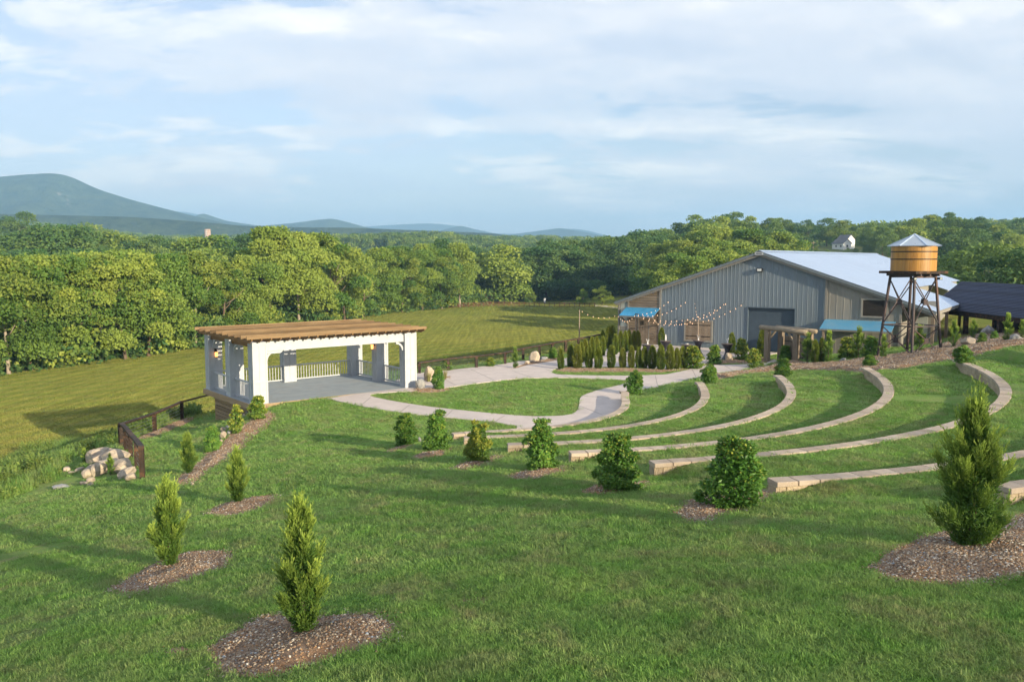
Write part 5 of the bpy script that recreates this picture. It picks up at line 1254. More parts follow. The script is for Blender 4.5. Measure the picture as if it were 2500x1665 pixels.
for y in (.15, 6.5, PORCH - .2): MB().box(HALF - .32, HALF - .12, y, y + .2, -.1, EAVE_Z - .1).build('porch_post', MAT_WOODG, bn)
# walls of the long side and behind the porch
for y0 in np.arange(3.2, LEN - .5, 3.75): MB().box(9.92 if y0 < PORCH else 8.3, 10.0 if y0 < PORCH else 8.4, y0, y0 + 3.74, -.1, rz(10) - .1 if y0 < PORCH else rz(8.4) - .1).build('side_wall', MAT_BEIGE, bn)
MB().box(10.0, HALF - .3, 3.1, 3.2, -.1, rz(10) - .2).build('porch_wall', MAT_BEIGE, bn)
MB().box(9.95, 10.02, .4, 3.1, -.1, rz(10) - .25).build('side_wall', MAT_BEIGE, bn)
MB().box(10.5, 11.3, 3.05, 3.1, 0.9, 2.9).build('porch_door', MAT_PALE, bn)
MB().box(10.3, 11.7, 3.02, 3.06, 2.95, 3.1).build('door_head', MAT_TRIM, bn)
MB().box(-HALF + .4, -HALF + .5, .5, LEN - .3, -.1, EAVE_Z - .1).build('side_wall', MAT_METAL, bn)
MB().add([(-11.9, LEN - .4, -.1), (8.4, LEN - .4, -.1), (8.4, LEN - .4, rz(8.4) - .1), (0, LEN - .4, APEX - .1), (-11.9, LEN - .4, rz(11.9) - .1)], [(0, 1, 2, 3, 4)]).build('rear_wall', MAT_METAL, bn)
for i, (x, y) in enumerate([(10.6, 5.5), (11.1, 6.6)]): MB().lathe([(.02, 2.55), (.06, 2.6), (.06, 2.68), (.02, 2.72)], 8).build('porch_bulb', MAT_FLAME, bn, (x, y, 0))

# ------------------------------------------------------------------ dark shingled shelter at the right edge
MAT_SHIN = M('blue_black_shingle', (0.024, 0.031, 0.062), (0.044, 0.055, 0.095), 9, None, 0.6, 0.5, 20, rand=.3)
sh = empty('shingled_shelter', (37.5, 61, tz(37.5, 61)), 0, 'open shelter with dark blue shingled roof at the right edge', 'shelter'); s0 = sh.location
Y0, Y1, RX, EX, ZR, ZE = 50.0, 70.2, 37.5, 34.8, 5.16, 2.98
for side in (-1, 1):
    nrow = 22
    for i in range(nrow):
        f0, f1 = i / nrow, (i + 1) / nrow; xa, xb = RX + side * (RX - EX) * f0, RX + side * (RX - EX) * f1
        za, zb = ZR + (ZE - ZR) * f0, ZR + (ZE - ZR) * f1
        mb = MB(); mb.add([(xa - s0.x, Y0 - s0.y, za - s0.z - .02), (xb - s0.x, Y0 - s0.y, zb - s0.z + .025), (xb - s0.x, Y1 - s0.y, zb - s0.z + .025), (xa - s0.x, Y1 - s0.y, za - s0.z - .02),
                          (xb - s0.x, Y0 - s0.y, zb - s0.z - .02), (xb - s0.x, Y1 - s0.y, zb - s0.z - .02)], [(0, 1, 2, 3), (1, 4, 5, 2)]).build('shingle_course', MAT_SHIN, sh)
for x in (EX + .15, 40.05):
    MB().bar((x - s0.x, Y0 - s0.y, ZE - .22 - s0.z), (x - s0.x, Y1 - .2 - s0.y, ZE - .22 - s0.z), .2, .34).build('eave_beam', MAT_DARKW, sh)
    for y in (51, 55.5, 60, 64.5, 69.5): MB().box(x - .14 - s0.x, x + .14 - s0.x, y - .14 - s0.y, y + .14 - s0.y, -1.2, ZE - .3 - s0.z).build('post', MAT_DARKW, sh)
MB().box(40.1 - s0.x, 40.2 - s0.x, Y0 + .3 - s0.y, Y1 - .3 - s0.y, -1, ZE - .3 - s0.z).build('shade_screen', MAT_DARK, sh)  # near-black sheet, its colour stands in for the shade under the roof
MB().add([(EX + .1 - s0.x, Y1 - .3 - s0.y, ZE - .1 - s0.z), (40.1 - s0.x, Y1 - .3 - s0.y, ZE - .1 - s0.z), (RX - s0.x, Y1 - .3 - s0.y, ZR - .1 - s0.z)], [(0, 1, 2)]).build('gable_board', MAT_DARKW, sh)

# ------------------------------------------------------------------ water tower
TD = 50.0; TX = (2226 - 1250) / F_PX * TD; TZ = tz(TX, TD)
wt = empty('water_tower', (TX, TD, TZ), R(24), 'wooden tank water tower on dark steel legs', 'water tower')
zt = lambda py: at_depth(2226, py, TD).z - TZ
ZP, ZB, ZTOP, ZAP = zt(667), zt(661.5), zt(601), zt(572)
MAT_TANK = M('varnished_staves', (0.42, 0.215, 0.045), (0.32, 0.155, 0.032), 2.0, (3, 3, .35), 0.42, 0.15, 10, rand=.16, spec=.5)
MAT_STEEL = M('dark_steel', (0.055, 0.052, 0.06), (0.085, 0.06, 0.055), 3, (1, 1, .5), 0.5, 0.1, 20, metal=.4, c3=(0.13, 0.07, 0.05), s3=1.2, f3=.6)
MAT_HOOP = M('hoop_iron', (0.06, 0.045, 0.035), (0.04, 0.03, 0.025), 8, None, .5, metal=.6)
MAT_TROOF = M('tank_roof_metal', (0.50, 0.57, 0.64), (0.44, 0.51, 0.58), 1, None, .32, metal=.7)
TR_ = 1.25; ns = 40; w_ = 2 * math.pi / ns
stv = MB(); stv.prism([(TR_ * math.cos(-w_ * .485), TR_ * math.sin(-w_ * .485)), (TR_ + .0, 0), (TR_ * math.cos(w_ * .485), TR_ * math.sin(w_ * .485)), ((TR_ - .05) * math.cos(w_ * .49), (TR_ - .05) * math.sin(w_ * .49)), ((TR_ - .05) * math.cos(w_ * .49), -(TR_ - .05) * math.sin(w_ * .49))], 2, 0, ZTOP - ZB)
STV = stv.mesh('stave', MAT_TANK)
tank = MB().lathe([(TR_ - .06, ZB + .01), (TR_ - .06, ZTOP)], 24).build('tank', MAT_TANK, wt)
for i in range(ns): link('stave', STV, None, tank, (0, 0, ZB), (0, 0, i * w_))
for f in (.47, .77):
    z = ZB + (ZTOP - ZB) * f; MB().lathe([(TR_ + .002, z - .035), (TR_ + .018, z - .03), (TR_ + .018, z + .03), (TR_ + .002, z + .035)], 40, False).build('hoop', MAT_HOOP, tank)
RR = 1.47; rf_ = MB().lathe([(RR, ZTOP - .03), (RR - .02, ZTOP - .02)], 6).build('roof', MAT_ROOF, wt, rot=(0, 0, R(8)))
for i in range(6):
    a0, a1 = 2 * math.pi * i / 6, 2 * math.pi * (i + 1) / 6
    MB().add([(RR * math.cos(a0), RR * math.sin(a0), ZTOP), (RR * math.cos(a1), RR * math.sin(a1), ZTOP), (0, 0, ZAP)], [(0, 1, 2)]).build('roof_panel', MAT_TROOF, rf_)
    MB().bar((RR * math.cos(a0), RR * math.sin(a0), ZTOP + .015), (0, 0, ZAP + .015), .09, .03).build('hip_strip', MAT_ROOF, rf_)
P_ = 1.32
for i in range(9): MB().box(-P_ + i * P_ * 2 / 9 + .005, -P_ + (i + 1) * P_ * 2 / 9 - .005, -P_, P_, ZP - .02, ZB - .005).build('platform_plank', MAT_DARKW, wt)
for x in (-.75, 0, .75): MB().bar((x, -P_ + .1, ZP - .10), (x, P_ - .1, ZP - .10), .10, .14).build('platform_joist', MAT_STEEL, wt)
for s in (-1, 1):
    for t in (-1, 1):
        MB().bar((s * 1.22, t * 1.22, -.15), (s * .86, t * .86, ZP - .17), .115, .115).build('leg', MAT_STEEL, wt)
MB().bar((-.9, -.86, ZP - .22), (.9, -.86, ZP - .22), .08, .10).build('cross_beam', MAT_STEEL, wt); MB().bar((-.9, .86, ZP - .22), (.9, .86, ZP - .22), .08, .10).build('cross_beam', MAT_STEEL, wt)
zmid = zt(794)
leg = lambda s, t, z: Vector((s * (1.22 - .36 * z / (ZP - .17)), t * (1.22 - .36 * z / (ZP - .17)), z))
for (s, t), (s2, t2) in (((-1, -1), (1, -1)), ((1, -1), (1, 1)), ((1, 1), (-1, 1)), ((-1, 1), (-1, -1))):
    MB().bar(leg(s, t, zmid), leg(s2, t2, zmid), .07, .07).build('girt', MAT_STEEL, wt)
    for z0, z1 in ((zmid + .05, ZP - .35), (.1, zmid - .08)):
        MB().bar(leg(s, t, z0), leg(s2, t2, z1), .045, .045).build('diagonal_brace', MAT_STEEL, wt); MB().bar(leg(s2, t2, z0), leg(s, t, z1), .045, .045).build('diagonal_brace', MAT_STEEL, wt)
        c = (leg(s, t, z0) + leg(s2, t2, z1) + leg(s2, t2, z0) + leg(s, t, z1)) / 4; d = (leg(s2, t2, z0) - leg(s, t, z0)).normalized()
        MB().bar(c - d * .17, c + d * .17, .02, .32).build('gusset_plate', MAT_STEEL, wt)
for s in (-1, 1):
    lp = MB().box(-.12, .12, -.08, .08, -.08, .06).build('tower_lamp', MAT_BLACK, wt, (s * 1.05, -1.0, ZP - .3)); MB().box(-.09, .09, -.095, -.083, -.05, .04).build('lamp_glass', MAT_PALE, lp)

# ------------------------------------------------------------------ log gate
MAT_LOG = M('peeled_log', (0.34, 0.28, 0.20), (0.24, 0.19, 0.135), 3, (1, 4, 4), 0.8, 0.5, 9, c3=(0.15, 0.11, 0.08), s3=2.5, f3=.5)
MAT_SLABW = M('rough_sawn_post', (0.26, 0.205, 0.145), (0.17, 0.13, 0.095), 3, (4, 4, .5), 0.85, 0.5, 10, rand=.15)
g0, g1 = at(1872, 882, 0), at(1942, 886, 0.22)
gd = (g1 - g0); gl = gd.length; gt = empty('log_gate', g0, math.atan2(gd.y, gd.x), 'rustic gate of rough posts under a peeled log', 'gate')
GH = 2.15
for x in (0, gl):
    for y in (0, 1.15):
        MB().box(x - .22, x + .22, y - .11, y + .11, -.1, GH + rng.uniform(-.04, .04)).build('gate_post', MAT_SLABW, gt)
MB().tube([(-.75, 0, GH + .14), (gl * .4, -.02, GH + .17), (gl + .95, .02, GH + .10)], [.17, .165, .20], 12).build('log_beam', MAT_LOG, gt, smooth=True)
MB().tube([(-.5, 1.15, GH + .14), (gl + .5, 1.15, GH + .14)], [.14, .15], 10).build('log_beam', MAT_LOG, gt, smooth=True)
for x in (0, gl): MB().bar((x, -.1, GH + .02), (x, 1.3, GH + .02), .14, .14).build('cross_log', MAT_SLABW, gt)
MB().bar((gl - .1, .05, GH - .8), (gl - .85, .02, GH + .02), .10, .10).build('gate_brace', MAT_LOG, gt)
MB().bar((.1, .05, GH - .7), (.8, .02, GH + .02), .10, .10).build('gate_brace', MAT_LOG, gt)
gdr = MB().box(.35, gl - .3, 1.18, 1.22, .1, 1.75).build('gate_leaf', MAT_SLABW, gt)
for i in range(7): MB().box(.35 + i * (gl - .65) / 7 + .01, .35 + (i + 1) * (gl - .65) / 7 - .01, 1.15, 1.178, .1, 1.75).build('gate_plank', MAT_SLABW, gdr)
for z in (.4, 1.4): MB().box(.37, gl - .6, 1.128, 1.148, z, z + .05).build('strap_hinge', MAT_BLACK, gdr)

# ------------------------------------------------------------------ cocktail tables with stretch covers
MAT_SPAN = M('black_stretch_cover', (0.012, 0.012, 0.02), (0.02, 0.02, 0.03), 3, None, 0.35, spec=.5)
MAT_TTOP = M('dark_table_top', (0.10, 0.075, 0.06), (0.14, 0.10, 0.08), 6, None, .4)
MAT_VASE = M('white_centrepiece', (0.75, 0.74, 0.72), (0.65, 0.64, 0.62), 8, None, .4)
def cover_mesh():
    mb = MB(); n_ = 32; base = 0; prof_ = [(0, .36, .34), (.25, .22, .21), (.5, .155, .155), (.75, .21, .205), (.98, .36, .35), (1.06, .40, .40)]
    V = []; F_ = []
    for z, rmax, rmin in prof_:
        for k_ in range(n_):
            a_ = 2 * math.pi * k_ / n_; f = .5 + .5 * math.cos(4 * a_); pull = max(0, 1 - z / .5) if z < .5 else 0
            r_ = rmin + (rmax - rmin) * f + pull * .05 * f; zz = z + (.10 * (1 - f) if z == 0 else 0); V.append((r_ * math.cos(a_), r_ * math.sin(a_), zz))
    for i in range(len(prof_) - 1):
        for k_ in range(n_): F_.append((i*n_ + k_, i*n_ + (k_+1) % n_, (i+1)*n_ + (k_+1) % n_, (i+1)*n_ + k_))
    mb.add(V, F_); return mb.mesh('stretch_cover', MAT_SPAN, True)
COV = cover_mesh(); TOPM = MB().lathe([(.40, 1.06), (.415, 1.07), (.415, 1.09), (.40, 1.10)], 32).mesh('table_top', MAT_TTOP)
tb = [(1581,842,'tall black-draped table nearest the plank door'),(1625,833,'tall black-draped table beside the pointed evergreen'),(1677,842,'tall black-draped table before the wall hatch'),(1705,832,'tall black-draped table below the hatch and light pole'),(1776,840,'tall black-draped table closest to the roll-up door')]
for i, (x, y, lb) in enumerate(tb):
    p = at(x, y, 1.10); p.z = .035; o = empty('cocktail_table', p, i, lb, 'table', 'tall tables on the patio'); link('stretch_cover', COV, None, o); link('table_top', TOPM, None, o)
    ob = empty('centrepiece', (p.x, p.y, 1.135), i * 2, ['white branching table decoration by the plank door', 'tall cream candle vase by the evergreen', 'low white dish on the table before the hatch', 'white flowers on the table below the light pole', 'white branching table decoration by the roll-up door'][i], 'centrepiece')
    if i == 1: MB().lathe([(.05, 0), (.06, .05), (.05, .3), (.03, .42), (.035, .45)], 12).build('vase', MAT_VASE, ob, smooth=True)
    elif i == 2: MB().lathe([(.04, 0), (.11, .03), (.12, .06), (.03, .05)], 14).build('dish', MAT_VASE, ob, smooth=True)
    else:
        MB().lathe([(.05, 0), (.06, .05), (.035, .14), (.03, .16)], 10).build('vase', MAT_VASE, ob, smooth=True)
        for a_ in range(5): MB().tube([(0, 0, .12), (.05 * math.cos(a_ * 1.3), .05 * math.sin(a_ * 1.3), .22), (.13 * math.cos(a_ * 1.3), .13 * math.sin(a_ * 1.3), .30 + .03 * a_)], [.012, .012, .008], 5).build('twig', MAT_VASE, ob)

# ------------------------------------------------------------------ string lights on poles
MAT_POLE = M('light_pole_wood', (0.30, 0.24, 0.18), (0.22, 0.17, 0.13), 4, (4, 4, .4), .7)
MAT_BULB = glow('warm_bulb', (1.0, 0.62, 0.36), 0.75)
pole_top = []
for x, y, t, lb in [(1414,843,755,'string light pole standing at the fence'),(1551,856,766,'string light pole behind the front hedge'),(1703,861,777,'string light pole before the wall hatch')]:
    p = at(x, y, 0); h_ = at_depth(x, t, p.y).z; o = empty('light_pole', (p.x, p.y, .03), 0, lb, 'pole', 'string light poles on the patio')
    MB().tube([(0, 0, 0), (0, 0, h_ - .03)], [.05, .04], 8).build('pole', MAT_POLE, o); MB().lathe([(.06, 0), (.06, .04), (.045, .06)], 10).build('pole_base', MAT_BLACK, o)
    MB().lathe([(.045, h_ - .08), (.05, h_ - .05), (.02, h_)], 8).build('pole_cap', MAT_BLACK, o)
    pole_top.append(Vector((p.x, p.y, h_)))
BULB = MB().lathe([(.007, 0), (.009, -.025), (.018, -.05), (.021, -.07), (.013, -.09), (.004, -.10)], 8).mesh('bulb', MAT_BULB, True)
def strand(a_, b_, sag, label, nb_):
    a_, b_ = Vector(a_), Vector(b_); o = empty('string_light', a_, 0, label, 'string light', 'strings of warm bulbs over the patio'); P_l = []
    for i in range(25):
        f = i / 24; p = a_ + (b_ - a_) * f - Vector((0, 0, sag * 4 * f * (1 - f))); P_l.append(p - a_)
    MB().tube(P_l, .009, 4).build('cable', MAT_BLACK, o)
    for i in range(nb_):
        f = (i + .5) / nb_ * 24; k_ = int(f); p = P_l[k_].lerp(P_l[min(k_ + 1, 24)], f - k_); link('bulb', BULB, None, o, p)
def wall_anchor(px, py):
    dr_ = ray(px, py); n_ = br_; t_ = (Vector((BARN_C.x, BARN_C.y, 0)) + br_ * (WY - .06)).dot(n_) / Vector(dr_).dot(n_)
    return Vector(dr_) * t_ + Vector((0, 0, CAM_Z))
A_ = [wall_anchor(*p) for p in ((1636, 732), (1679, 733), (1696, 734), (1771, 738), (1778, 737), (1816, 740), (1507, 768))]
for i, (a_, b_, s, lb, nb_) in enumerate([(A_[0], pole_top[1], .35, 'string of bulbs leaving the barn wall nearest the awning', 12),(A_[1], pole_top[1], .55, 'string of bulbs from the second wall hook to the hedge pole', 17),
   (A_[2], pole_top[2], .25, 'short string of bulbs above the hatch', 9),(A_[3], pole_top[2], .25, 'string of bulbs from the twin hook to the hatch pole', 13),(A_[4], pole_top[1], .95, 'long sagging string from the twin hook to the hedge pole', 26),
   (A_[5], pole_top[1], 1.15, 'longest string, starting beside the roll-up door', 30),(A_[6], pole_top[1], .55, 'string of bulbs crossing below the blue awning', 13),(A_[6], pole_top[0], .45, 'string of bulbs out to the fence pole', 11),(pole_top[1], pole_top[2], .65, 'string of bulbs between the hedge pole and hatch pole', 18)]):
    strand(a_, b_, s, lb, int(nb_ * .68))

# ------------------------------------------------------------------ boulders
MAT_ROCK = M('tan_boulder', (0.49, 0.41, 0.31), (0.37, 0.30, 0.23), 2.2, None, 0.9, 0.8, 6, rand=.15, c3=(0.24, 0.20, 0.16), s3=1.5, f3=.6)
MAT_ROCKG = M('grey_boulder', (0.34, 0.34, 0.33), (0.22, 0.22, 0.22), 2.5, None, 0.9, 0.8, 6, rand=.15, c3=(0.48, 0.45, 0.40), s3=2, f3=.6)
def rock_mesh(seed, mat):
    rg = random.Random(seed); bm = bmesh.new(); bmesh.ops.create_icosphere(bm, subdivisions=3, radius=1)
    pl_ = [(Vector((rg.gauss(0, 1), rg.gauss(0, 1), rg.gauss(0, 1))).normalized(), rg.uniform(.55, .92)) for _ in range(13)]
    from mathutils import noise as mn
    for v in bm.verts:
        for n_, d_ in pl_:
            e = v.co.dot(n_) - d_
            if e > 0: v.co -= n_ * e * .93
        v.co *= 1 + .09 * mn.noise(v.co * 2.4 + Vector((seed, 0, 0)))
    me = bpy.data.meshes.new('boulder'); bm.to_mesh(me); bm.free(); me.materials.append(mat)
    return me
RKT = [rock_mesh(i, MAT_ROCK) for i in range(5)]; RKG = [rock_mesh(10 + i, MAT_ROCKG) for i in range(3)]
def boulder(px, py, wpx, hpx, me, label, k=0, z=None):
    p = spot(px, py) if z is None else at(px, py, z); sc = p.y / F_PX; w_2, h_2 = wpx * sc / 2, hpx * sc
    o = tag(link('boulder', me, None, None, p + Vector((0, 0, h_2 * .40)), (rng.uniform(-.2, .2), rng.uniform(-.2, .2), rng.uniform(0, 6.28)), (w_2 * 1.08, w_2 * .9, h_2 * .62)), label, 'boulder')
    return o
for a_ in [(1048,929,36,36,RKT[0],'large tan boulder at the pavilion\'s right corner'),(1026,950,28,26,RKG[0],'grey boulder against the pavilion post'),(1304,882,26,26,RKT[1],'upright tan boulder in the mulch spur by the fence'),(1287,888,14,8,RKT[2],'small brown stone on the tip of the mulch spur'),
   (1326,880,26,10,RKG[1],'flat grey rock behind the mulch spur'),(1779,880,26,20,RKT[3],'brown wedge boulder at the foot of the tall table'),(2365,847,44,26,RKT[4],'pale long boulder in the mulch bank right of the tower'),(2058,883,20,9,RKG[2],'white stone below the corrugated awning'),(2482,834,34,18,RKG[0],'blue-grey boulder below the dark roof'),(2412,820,40,26,RKG[1],'grey boulder under the dark roof')]: boulder(*a_)
PILE = [(238,1128,60,26,0),(262,1118,55,22,1),(285,1128,60,26,2),(300,1150,58,26,3),(270,1140,48,20,4),(225,1150,36,14,0),(242,1160,34,27,1),(214,1166,26,17,2),(222,1178,20,12,3),(205,1184,18,9,4),(222,1186,14,8,0),(310,1165,46,20,1),(322,1172,30,14,2),(162,1150,20,9,3),(175,1156,16,6,4),(195,1150,22,8,1)]
for i, (x, y, w_, h_, m_) in enumerate(PILE):
    boulder(x, y, w_ * 1.2, h_ * 1.25, RKT[m_], ['broad tan slab at the back of the rock pile','second tan slab of the rock pile towards the fence','tan slab beside the fence corner','tan slab under the fence in the rock pile','cracked slab in the middle of the rock pile','low slab on the near side of the rock pile','rounded tan boulder at the front of the rock pile','yellowish stone in front of the rock pile','pale stone under the yellowish one','small flat stone lowest in the rock pile','small pale stone beside the lowest flat stone','sloping slab along the fence foot','small slab at the near fence post','small stone among weeds, left of the pile','tiny pale stone among weeds','thin stone at the weedy edge of the pile'][i])
boulder(150, 1192, 52, 11, RKG[2], 'long grey stone slab among the weeds')
for i, (x, y, w_, h_) in enumerate([(545,1054,15,13),(556,1046,12,10),(546,1070,18,18),(560,1060,13,10),(540,1080,10,9),(606,1012,16,11),(596,1018,10,8)]):
    boulder(x, y, w_, h_, RKG[i % 3] if i % 2 else RKT[i % 5], ['pale stone at the top of the mulch strip rocks','small grey stone by the pavilion skirt','largest pale stone beside the thin shrub','bluish stone beside the thin shrub','lowest small stone in the mulch strip','grey stone tucked under the pavilion corner','small stone next to the corner shrub'][i])
boulder(1024, 1078, 11, 13, RKG[1], 'small white stone between two hollies')
boulder(470, 1185, 10, 8, RKT[0], 'single white stone at the foot of the mulch strip')

# ------------------------------------------------------------------ far things
MAT_SHEDW = M('red_brown_boards', (0.17, 0.075, 0.045), (0.12, 0.05, 0.03), 2, None, .85, rand=.1)
MAT_SHEDR = M('rust_roof', (0.22, 0.105, 0.065), (0.17, 0.08, 0.05), 1, None, .7)
sp_ = at(1185, 742, -6.0); sd = empty('shed', (sp_.x, sp_.y, tz(sp_.x, sp_.y)), R(-18), 'small red-brown open shed at the far meadow edge', 'shed')
MB().box(.3, 2.0, -1.6, 1.6, 0, 2.0).build('closed_bay', MAT_SHEDW, sd)
MB().box(-2.4, .3, 1.4, 1.6, 0, 1.9).build('rear_wall', MAT_SHEDW, sd)
for x in (-2.3, -1.0): MB().box(x, x + .15, -1.6, -1.45, 0, 1.9).build('post', MAT_SHEDW, sd)
for s, y0 in ((-1, -2.3), (1, 2.3)): MB().add([(-3.2, y0, 1.75), (3.0, y0, 1.75), (3.0, 0, 3.2), (-3.2, 0, 3.2), (-3.2, y0, 1.68), (3.0, y0, 1.68)], [(0, 1, 2, 3), (4, 5, 1, 0)]).build('roof', MAT_SHEDR, sd)
for x in (-3.0, 2.8): MB().add([(x, -2.2, 1.72), (x, 2.2, 1.72), (x, 0, 3.15)], [(0, 1, 2)]).build('gable', MAT_SHEDW, sd)
MAT_HROOF = M('grey_house_roof', (0.16, 0.16, 0.17), (0.12, 0.12, 0.13), 1, None, .8)
MAT_HWALL = M('white_house_siding', (0.78, 0.77, 0.74), (0.70, 0.69, 0.67), 1, None, .7)
def house(px, py, d, rz_, label, s=1.0):
    p = at_depth(px, py, d); o = empty('house', p, rz_, label, 'house')
    def block(x0, x1, y0, y1, h_, rise, nm):
        MB().box(x0, x1, y0, y1, -3, h_).build('wall', MAT_HWALL, o); ym = (y0 + y1) / 2
        MB().add([(x0, y0, h_), (x0, y1, h_), (x0, ym, h_ + rise), (x1, y0, h_), (x1, y1, h_), (x1, ym, h_ + rise)], [(0, 1, 2), (3, 4, 5)]).build('gable', MAT_HWALL, o)
        for s_ in (0, 1):
            ya = y0 - .4 if s_ == 0 else y1 + .4; MB().add([(x0 - .4, ya, h_ - .2), (x1 + .4, ya, h_ - .2), (x1 + .4, ym, h_ + rise + .1), (x0 - .4, ym, h_ + rise + .1)], [(0, 1, 2, 3)]).build('roof', MAT_HROOF, o)
    block(-4 * s, 4 * s, -4 * s, 3 * s, 3.2 * s, 2.4 * s, 'a'); block(-6 * s, 1.5 * s, 2 * s, 9 * s, 5.6 * s, 2.8 * s, 'b')
    for x in (-1.5 * s, 2 * s): MB().box(x, x + .9 * s, -4.06 * s, -4.01 * s, 1.0 * s, 2.2 * s).build('window', MAT_DARK, o)
    MB().box(4.01 * s, 4.06 * s, -1.2 * s, .2 * s, 1.0 * s, 2.3 * s).build('window', MAT_DARK, o)
    return o
house(2056, 608, 372, R(-62), 'white gabled farmhouse on the hill above the barn roof', .74)
house(2152, 594, 400, R(-40), 'second white house half hidden by trees on the hill', .7)
p = at_depth(507, 575, 620); so = empty('silo', p, 0, 'rusty pale silo rising above the valley trees', 'silo')
MB().lathe([(2.2, -8), (2.2, 4.6)], 20).build('drum', M('silo_staves', (0.40, 0.26, 0.18), (0.52, 0.47, 0.44), .6, (1, 1, .1), .8), so, smooth=True)
for z in (0, 1.5, 3.0, 4.4): MB().lathe([(2.21, z), (2.25, z + .05), (2.21, z + .12)], 20, False).build('band', MAT_HOOP, so)
for x, b_, t_, lb in [(1965,613,585,'utility pole left of the farmhouse field'),(1985,614,589,'utility pole nearer the farmhouse')]:
    p = at_depth(x, b_, 330); h_ = at_depth(x, t_, 330).z - p.z; o = empty('utility_pole', p, 0, lb, 'pole'); MB().tube([(0, 0, -4), (0, 0, h_)], [.16, .11], 8).build('pole', MAT_POLE, o); MB().box(-.9, .9, -.06, .06, h_ - .7, h_ - .55).build('cross_arm', MAT_POLE, o)
# post and rail fence at the end of the meadow
ff = [at(x, y, -6) for x, y in zip(np.linspace(1095, 1452, 30), np.interp(np.linspace(1095, 1452, 30), [1095, 1200, 1452], [752, 748, 751]))]
fo = empty('paddock_fence', (ff[0].x, ff[0].y, -6), 0, 'low brown rail fence at the far end of the meadow', 'fence')
PST = MB().box(-.08, .08, -.08, .08, -.2, 1.25).mesh('post', MAT_SHEDW)
for i, p in enumerate(ff):
    link('post', PST, None, fo, p - ff[0])
    if i:
        for z in (.35, .75, 1.12): MB().bar(ff[i - 1] - ff[0] + Vector((0, 0, z)), p - ff[0] + Vector((0, 0, z)), .05, .11).build('rail', MAT_SHEDW, fo)
rdv = [at(x, y, -5.97) for x, y in ((1450, 747), (1530, 753), (1530, 757), (1452, 750))]
for v_ in rdv: v_.z = tz(v_.x, v_.y) + .03
tag(link('road', MB().add(rdv, [(0, 1, 2, 3)]).mesh('road', MAT_CONC)), 'pale gravel drive beside the far woods', None, None, 'structure')
p = at(1330, 741, -6); o = empty('marker_post', p, 0, 'small white post before the dark woods', 'post'); MB().box(-.3, .3, -.3, .3, 0, 1.4).build('post', MAT_WHITE, o); MB().lathe([(.35, 1.4), (.3, 1.5), (.02, 1.6)], 8).build('cap', MAT_WHITE, o)

# ------------------------------------------------------------------ mountains and ridges
def mtn_mat(name, a_, b_, rock):
    m, N, L2, P = new_mat(name); v = ncoord(N, L2, 'World'); f = nramp(N, L2, nnoise(N, L2, v, .018, 10, .78), [(.38, 0.), (.62, 1.)]); col = nmix(N, L2, f, a_, b_)
    r_ = nramp(N, L2, nnoise(N, L2, v, .006, 6, .75), [(.66, 0.), (.70, 1.)]); col = nmix(N, L2, nmath(N, L2, 'MULTIPLY', r_, rock), col, (.34, .29, .22))
    L2.new(col, P.inputs['Base Color']); P.inputs['Roughness'].default_value = .95; P.inputs['Specular IOR Level'].default_value = 0.0
    b2 = N.new('ShaderNodeBump'); b2.inputs['Strength'].default_value = 1.0; b2.inputs['Distance'].default_value = 25.0; L2.new(nnoise(N, L2, v, .03, 6, .7), b2.inputs['Height']); L2.new(b2.outputs[0], P.inputs['Normal'])
    return m
MAT_MTN = mtn_mat('mountain_forest', (.018, .040, .014), (.085, .115, .040), .7); MAT_MTF = mtn_mat('far_mountain_forest', (.035, .055, .025), (.05, .07, .035), 0)
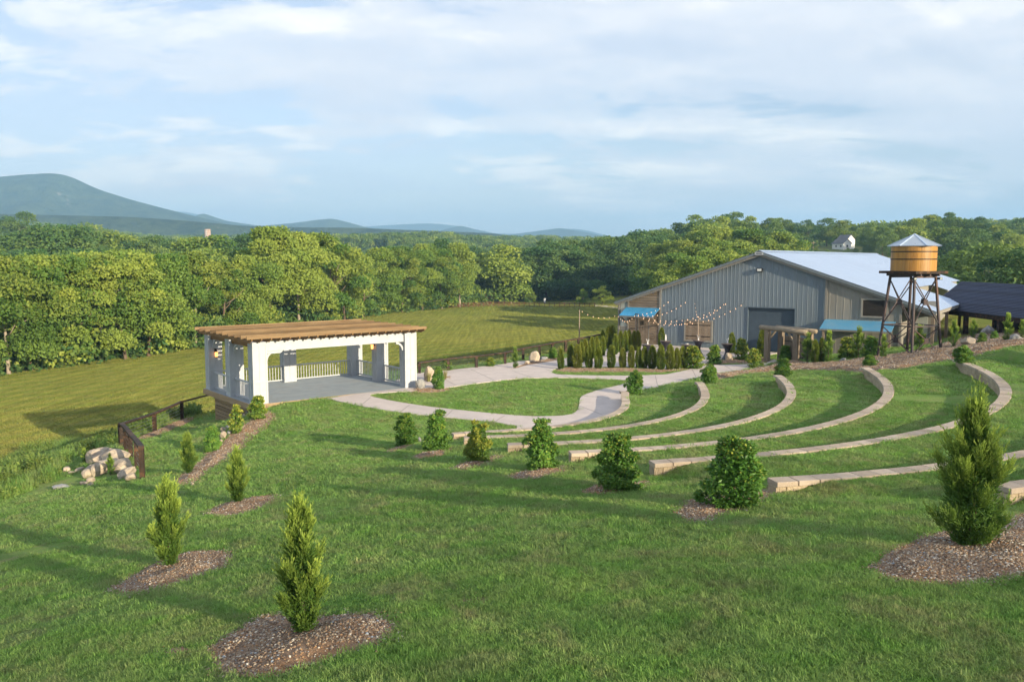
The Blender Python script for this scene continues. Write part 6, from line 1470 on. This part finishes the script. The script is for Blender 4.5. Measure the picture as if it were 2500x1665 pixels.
def ridge(name, d, prof_, depth, mat, label, seed):
    """a range of hills: silhouette heights at the crest, falling away in front and behind"""
    xs = np.linspace(prof_[0][0], prof_[-1][0], 160); ts = np.linspace(-1, 1, 41); V = []
    top = np.interp(xs, [p[0] for p in prof_], [p[1] for p in prof_])
    ker = np.ones(5) / 5; top = np.convolve(np.pad(top, 2, 'edge'), ker, 'valid')
    for i, px in enumerate(xs):
        h_ = at_depth(px, top[i], d).z; x = (px - 1250) / F_PX * d
        for t in ts:
            f = math.cos(t * math.pi / 2) ** 1.3; y = d + t * depth
            rid = float(vnoise(np.array([x]), np.array([y]), depth * .30, seed)[0]) * .50 + float(vnoise(np.array([x]), np.array([y]), depth * .12, seed + 1)[0]) * .26
            V.append((x * (1 + .15 * t * depth / d), y, -60 + (h_ + 60) * f * (1 + (rid - .72) * min(1, abs(t) * 1.6))))
    n_ = len(ts); idx_ = np.arange(len(xs) * n_).reshape(len(xs), n_)
    f = np.c_[idx_[:-1, :-1].ravel(), idx_[1:, :-1].ravel(), idx_[1:, 1:].ravel(), idx_[:-1, 1:].ravel()]
    return tag(link(name, mesh_np(name, np.array(V), f, mat, True)), label, None, None, 'structure')
ridge('mountain', 3600, [(-700, 520), (-450, 470), (-200, 440), (0, 434), (60, 428), (120, 424), (150, 423), (185, 430), (250, 462), (330, 488), (400, 507), (470, 525), (540, 541), (640, 575), (760, 600)], 900, MAT_MTN, 'long wooded mountain at far left', 3)
ridge('mountain', 4600, [(420, 580), (500, 520), (560, 540), (640, 552), (720, 545), (780, 537), (815, 534), (850, 542), (900, 556), (960, 566), (1060, 590)], 600, MAT_MTN, 'low blue hill left of centre', 5)
ridge('mountain', 7200, [(200, 600), (400, 515), (470, 518), (560, 545), (700, 560), (860, 556), (950, 550), (1050, 545), (1120, 552), (1200, 570), (1300, 572), (1360, 558), (1420, 560), (1500, 580), (1700, 600)], 900, MAT_MTF, 'faint farthest mountain range on the horizon', 7)
ridge('mountain', 5400, [(1020, 600), (1080, 562), (1125, 551), (1160, 560), (1230, 575), (1300, 566), (1365, 557), (1420, 566), (1480, 578), (1600, 600)], 500, MAT_MTF, 'small pointed blue hills right of centre', 9)
ridge('ridge', 2100, [(-900, 560), (-300, 540), (0, 522), (150, 526), (330, 530), (470, 540), (600, 552), (760, 556), (860, 556), (1000, 562), (1120, 566), (1230, 572), (1330, 588), (1500, 600), (1800, 610)], 420, MAT_MTN, 'wooded ridge across the valley below the mountain', 11)
# ------------------------------------------------------------------ summer haze over the valley
def haze():
    me = MB().box(-6500, 6500, -420, 8600, -90, 440).mesh('haze', None)
    m = bpy.data.materials.new('haze_air'); m.use_nodes = True; N, L2 = m.node_tree.nodes, m.node_tree.links; N.clear()
    v = N.new('ShaderNodeVolumePrincipled'); v.inputs['Color'].default_value = (0.38, 0.68, 1.0, 1); v.inputs['Density'].default_value = 0.00022; v.inputs['Anisotropy'].default_value = 0.0
    o = N.new('ShaderNodeOutputMaterial'); L2.new(v.outputs[0], o.inputs['Volume'])
    me.materials.append(m); return tag(link('haze', me), 'thin blue summer haze over the valley', None, None, 'stuff')
haze()
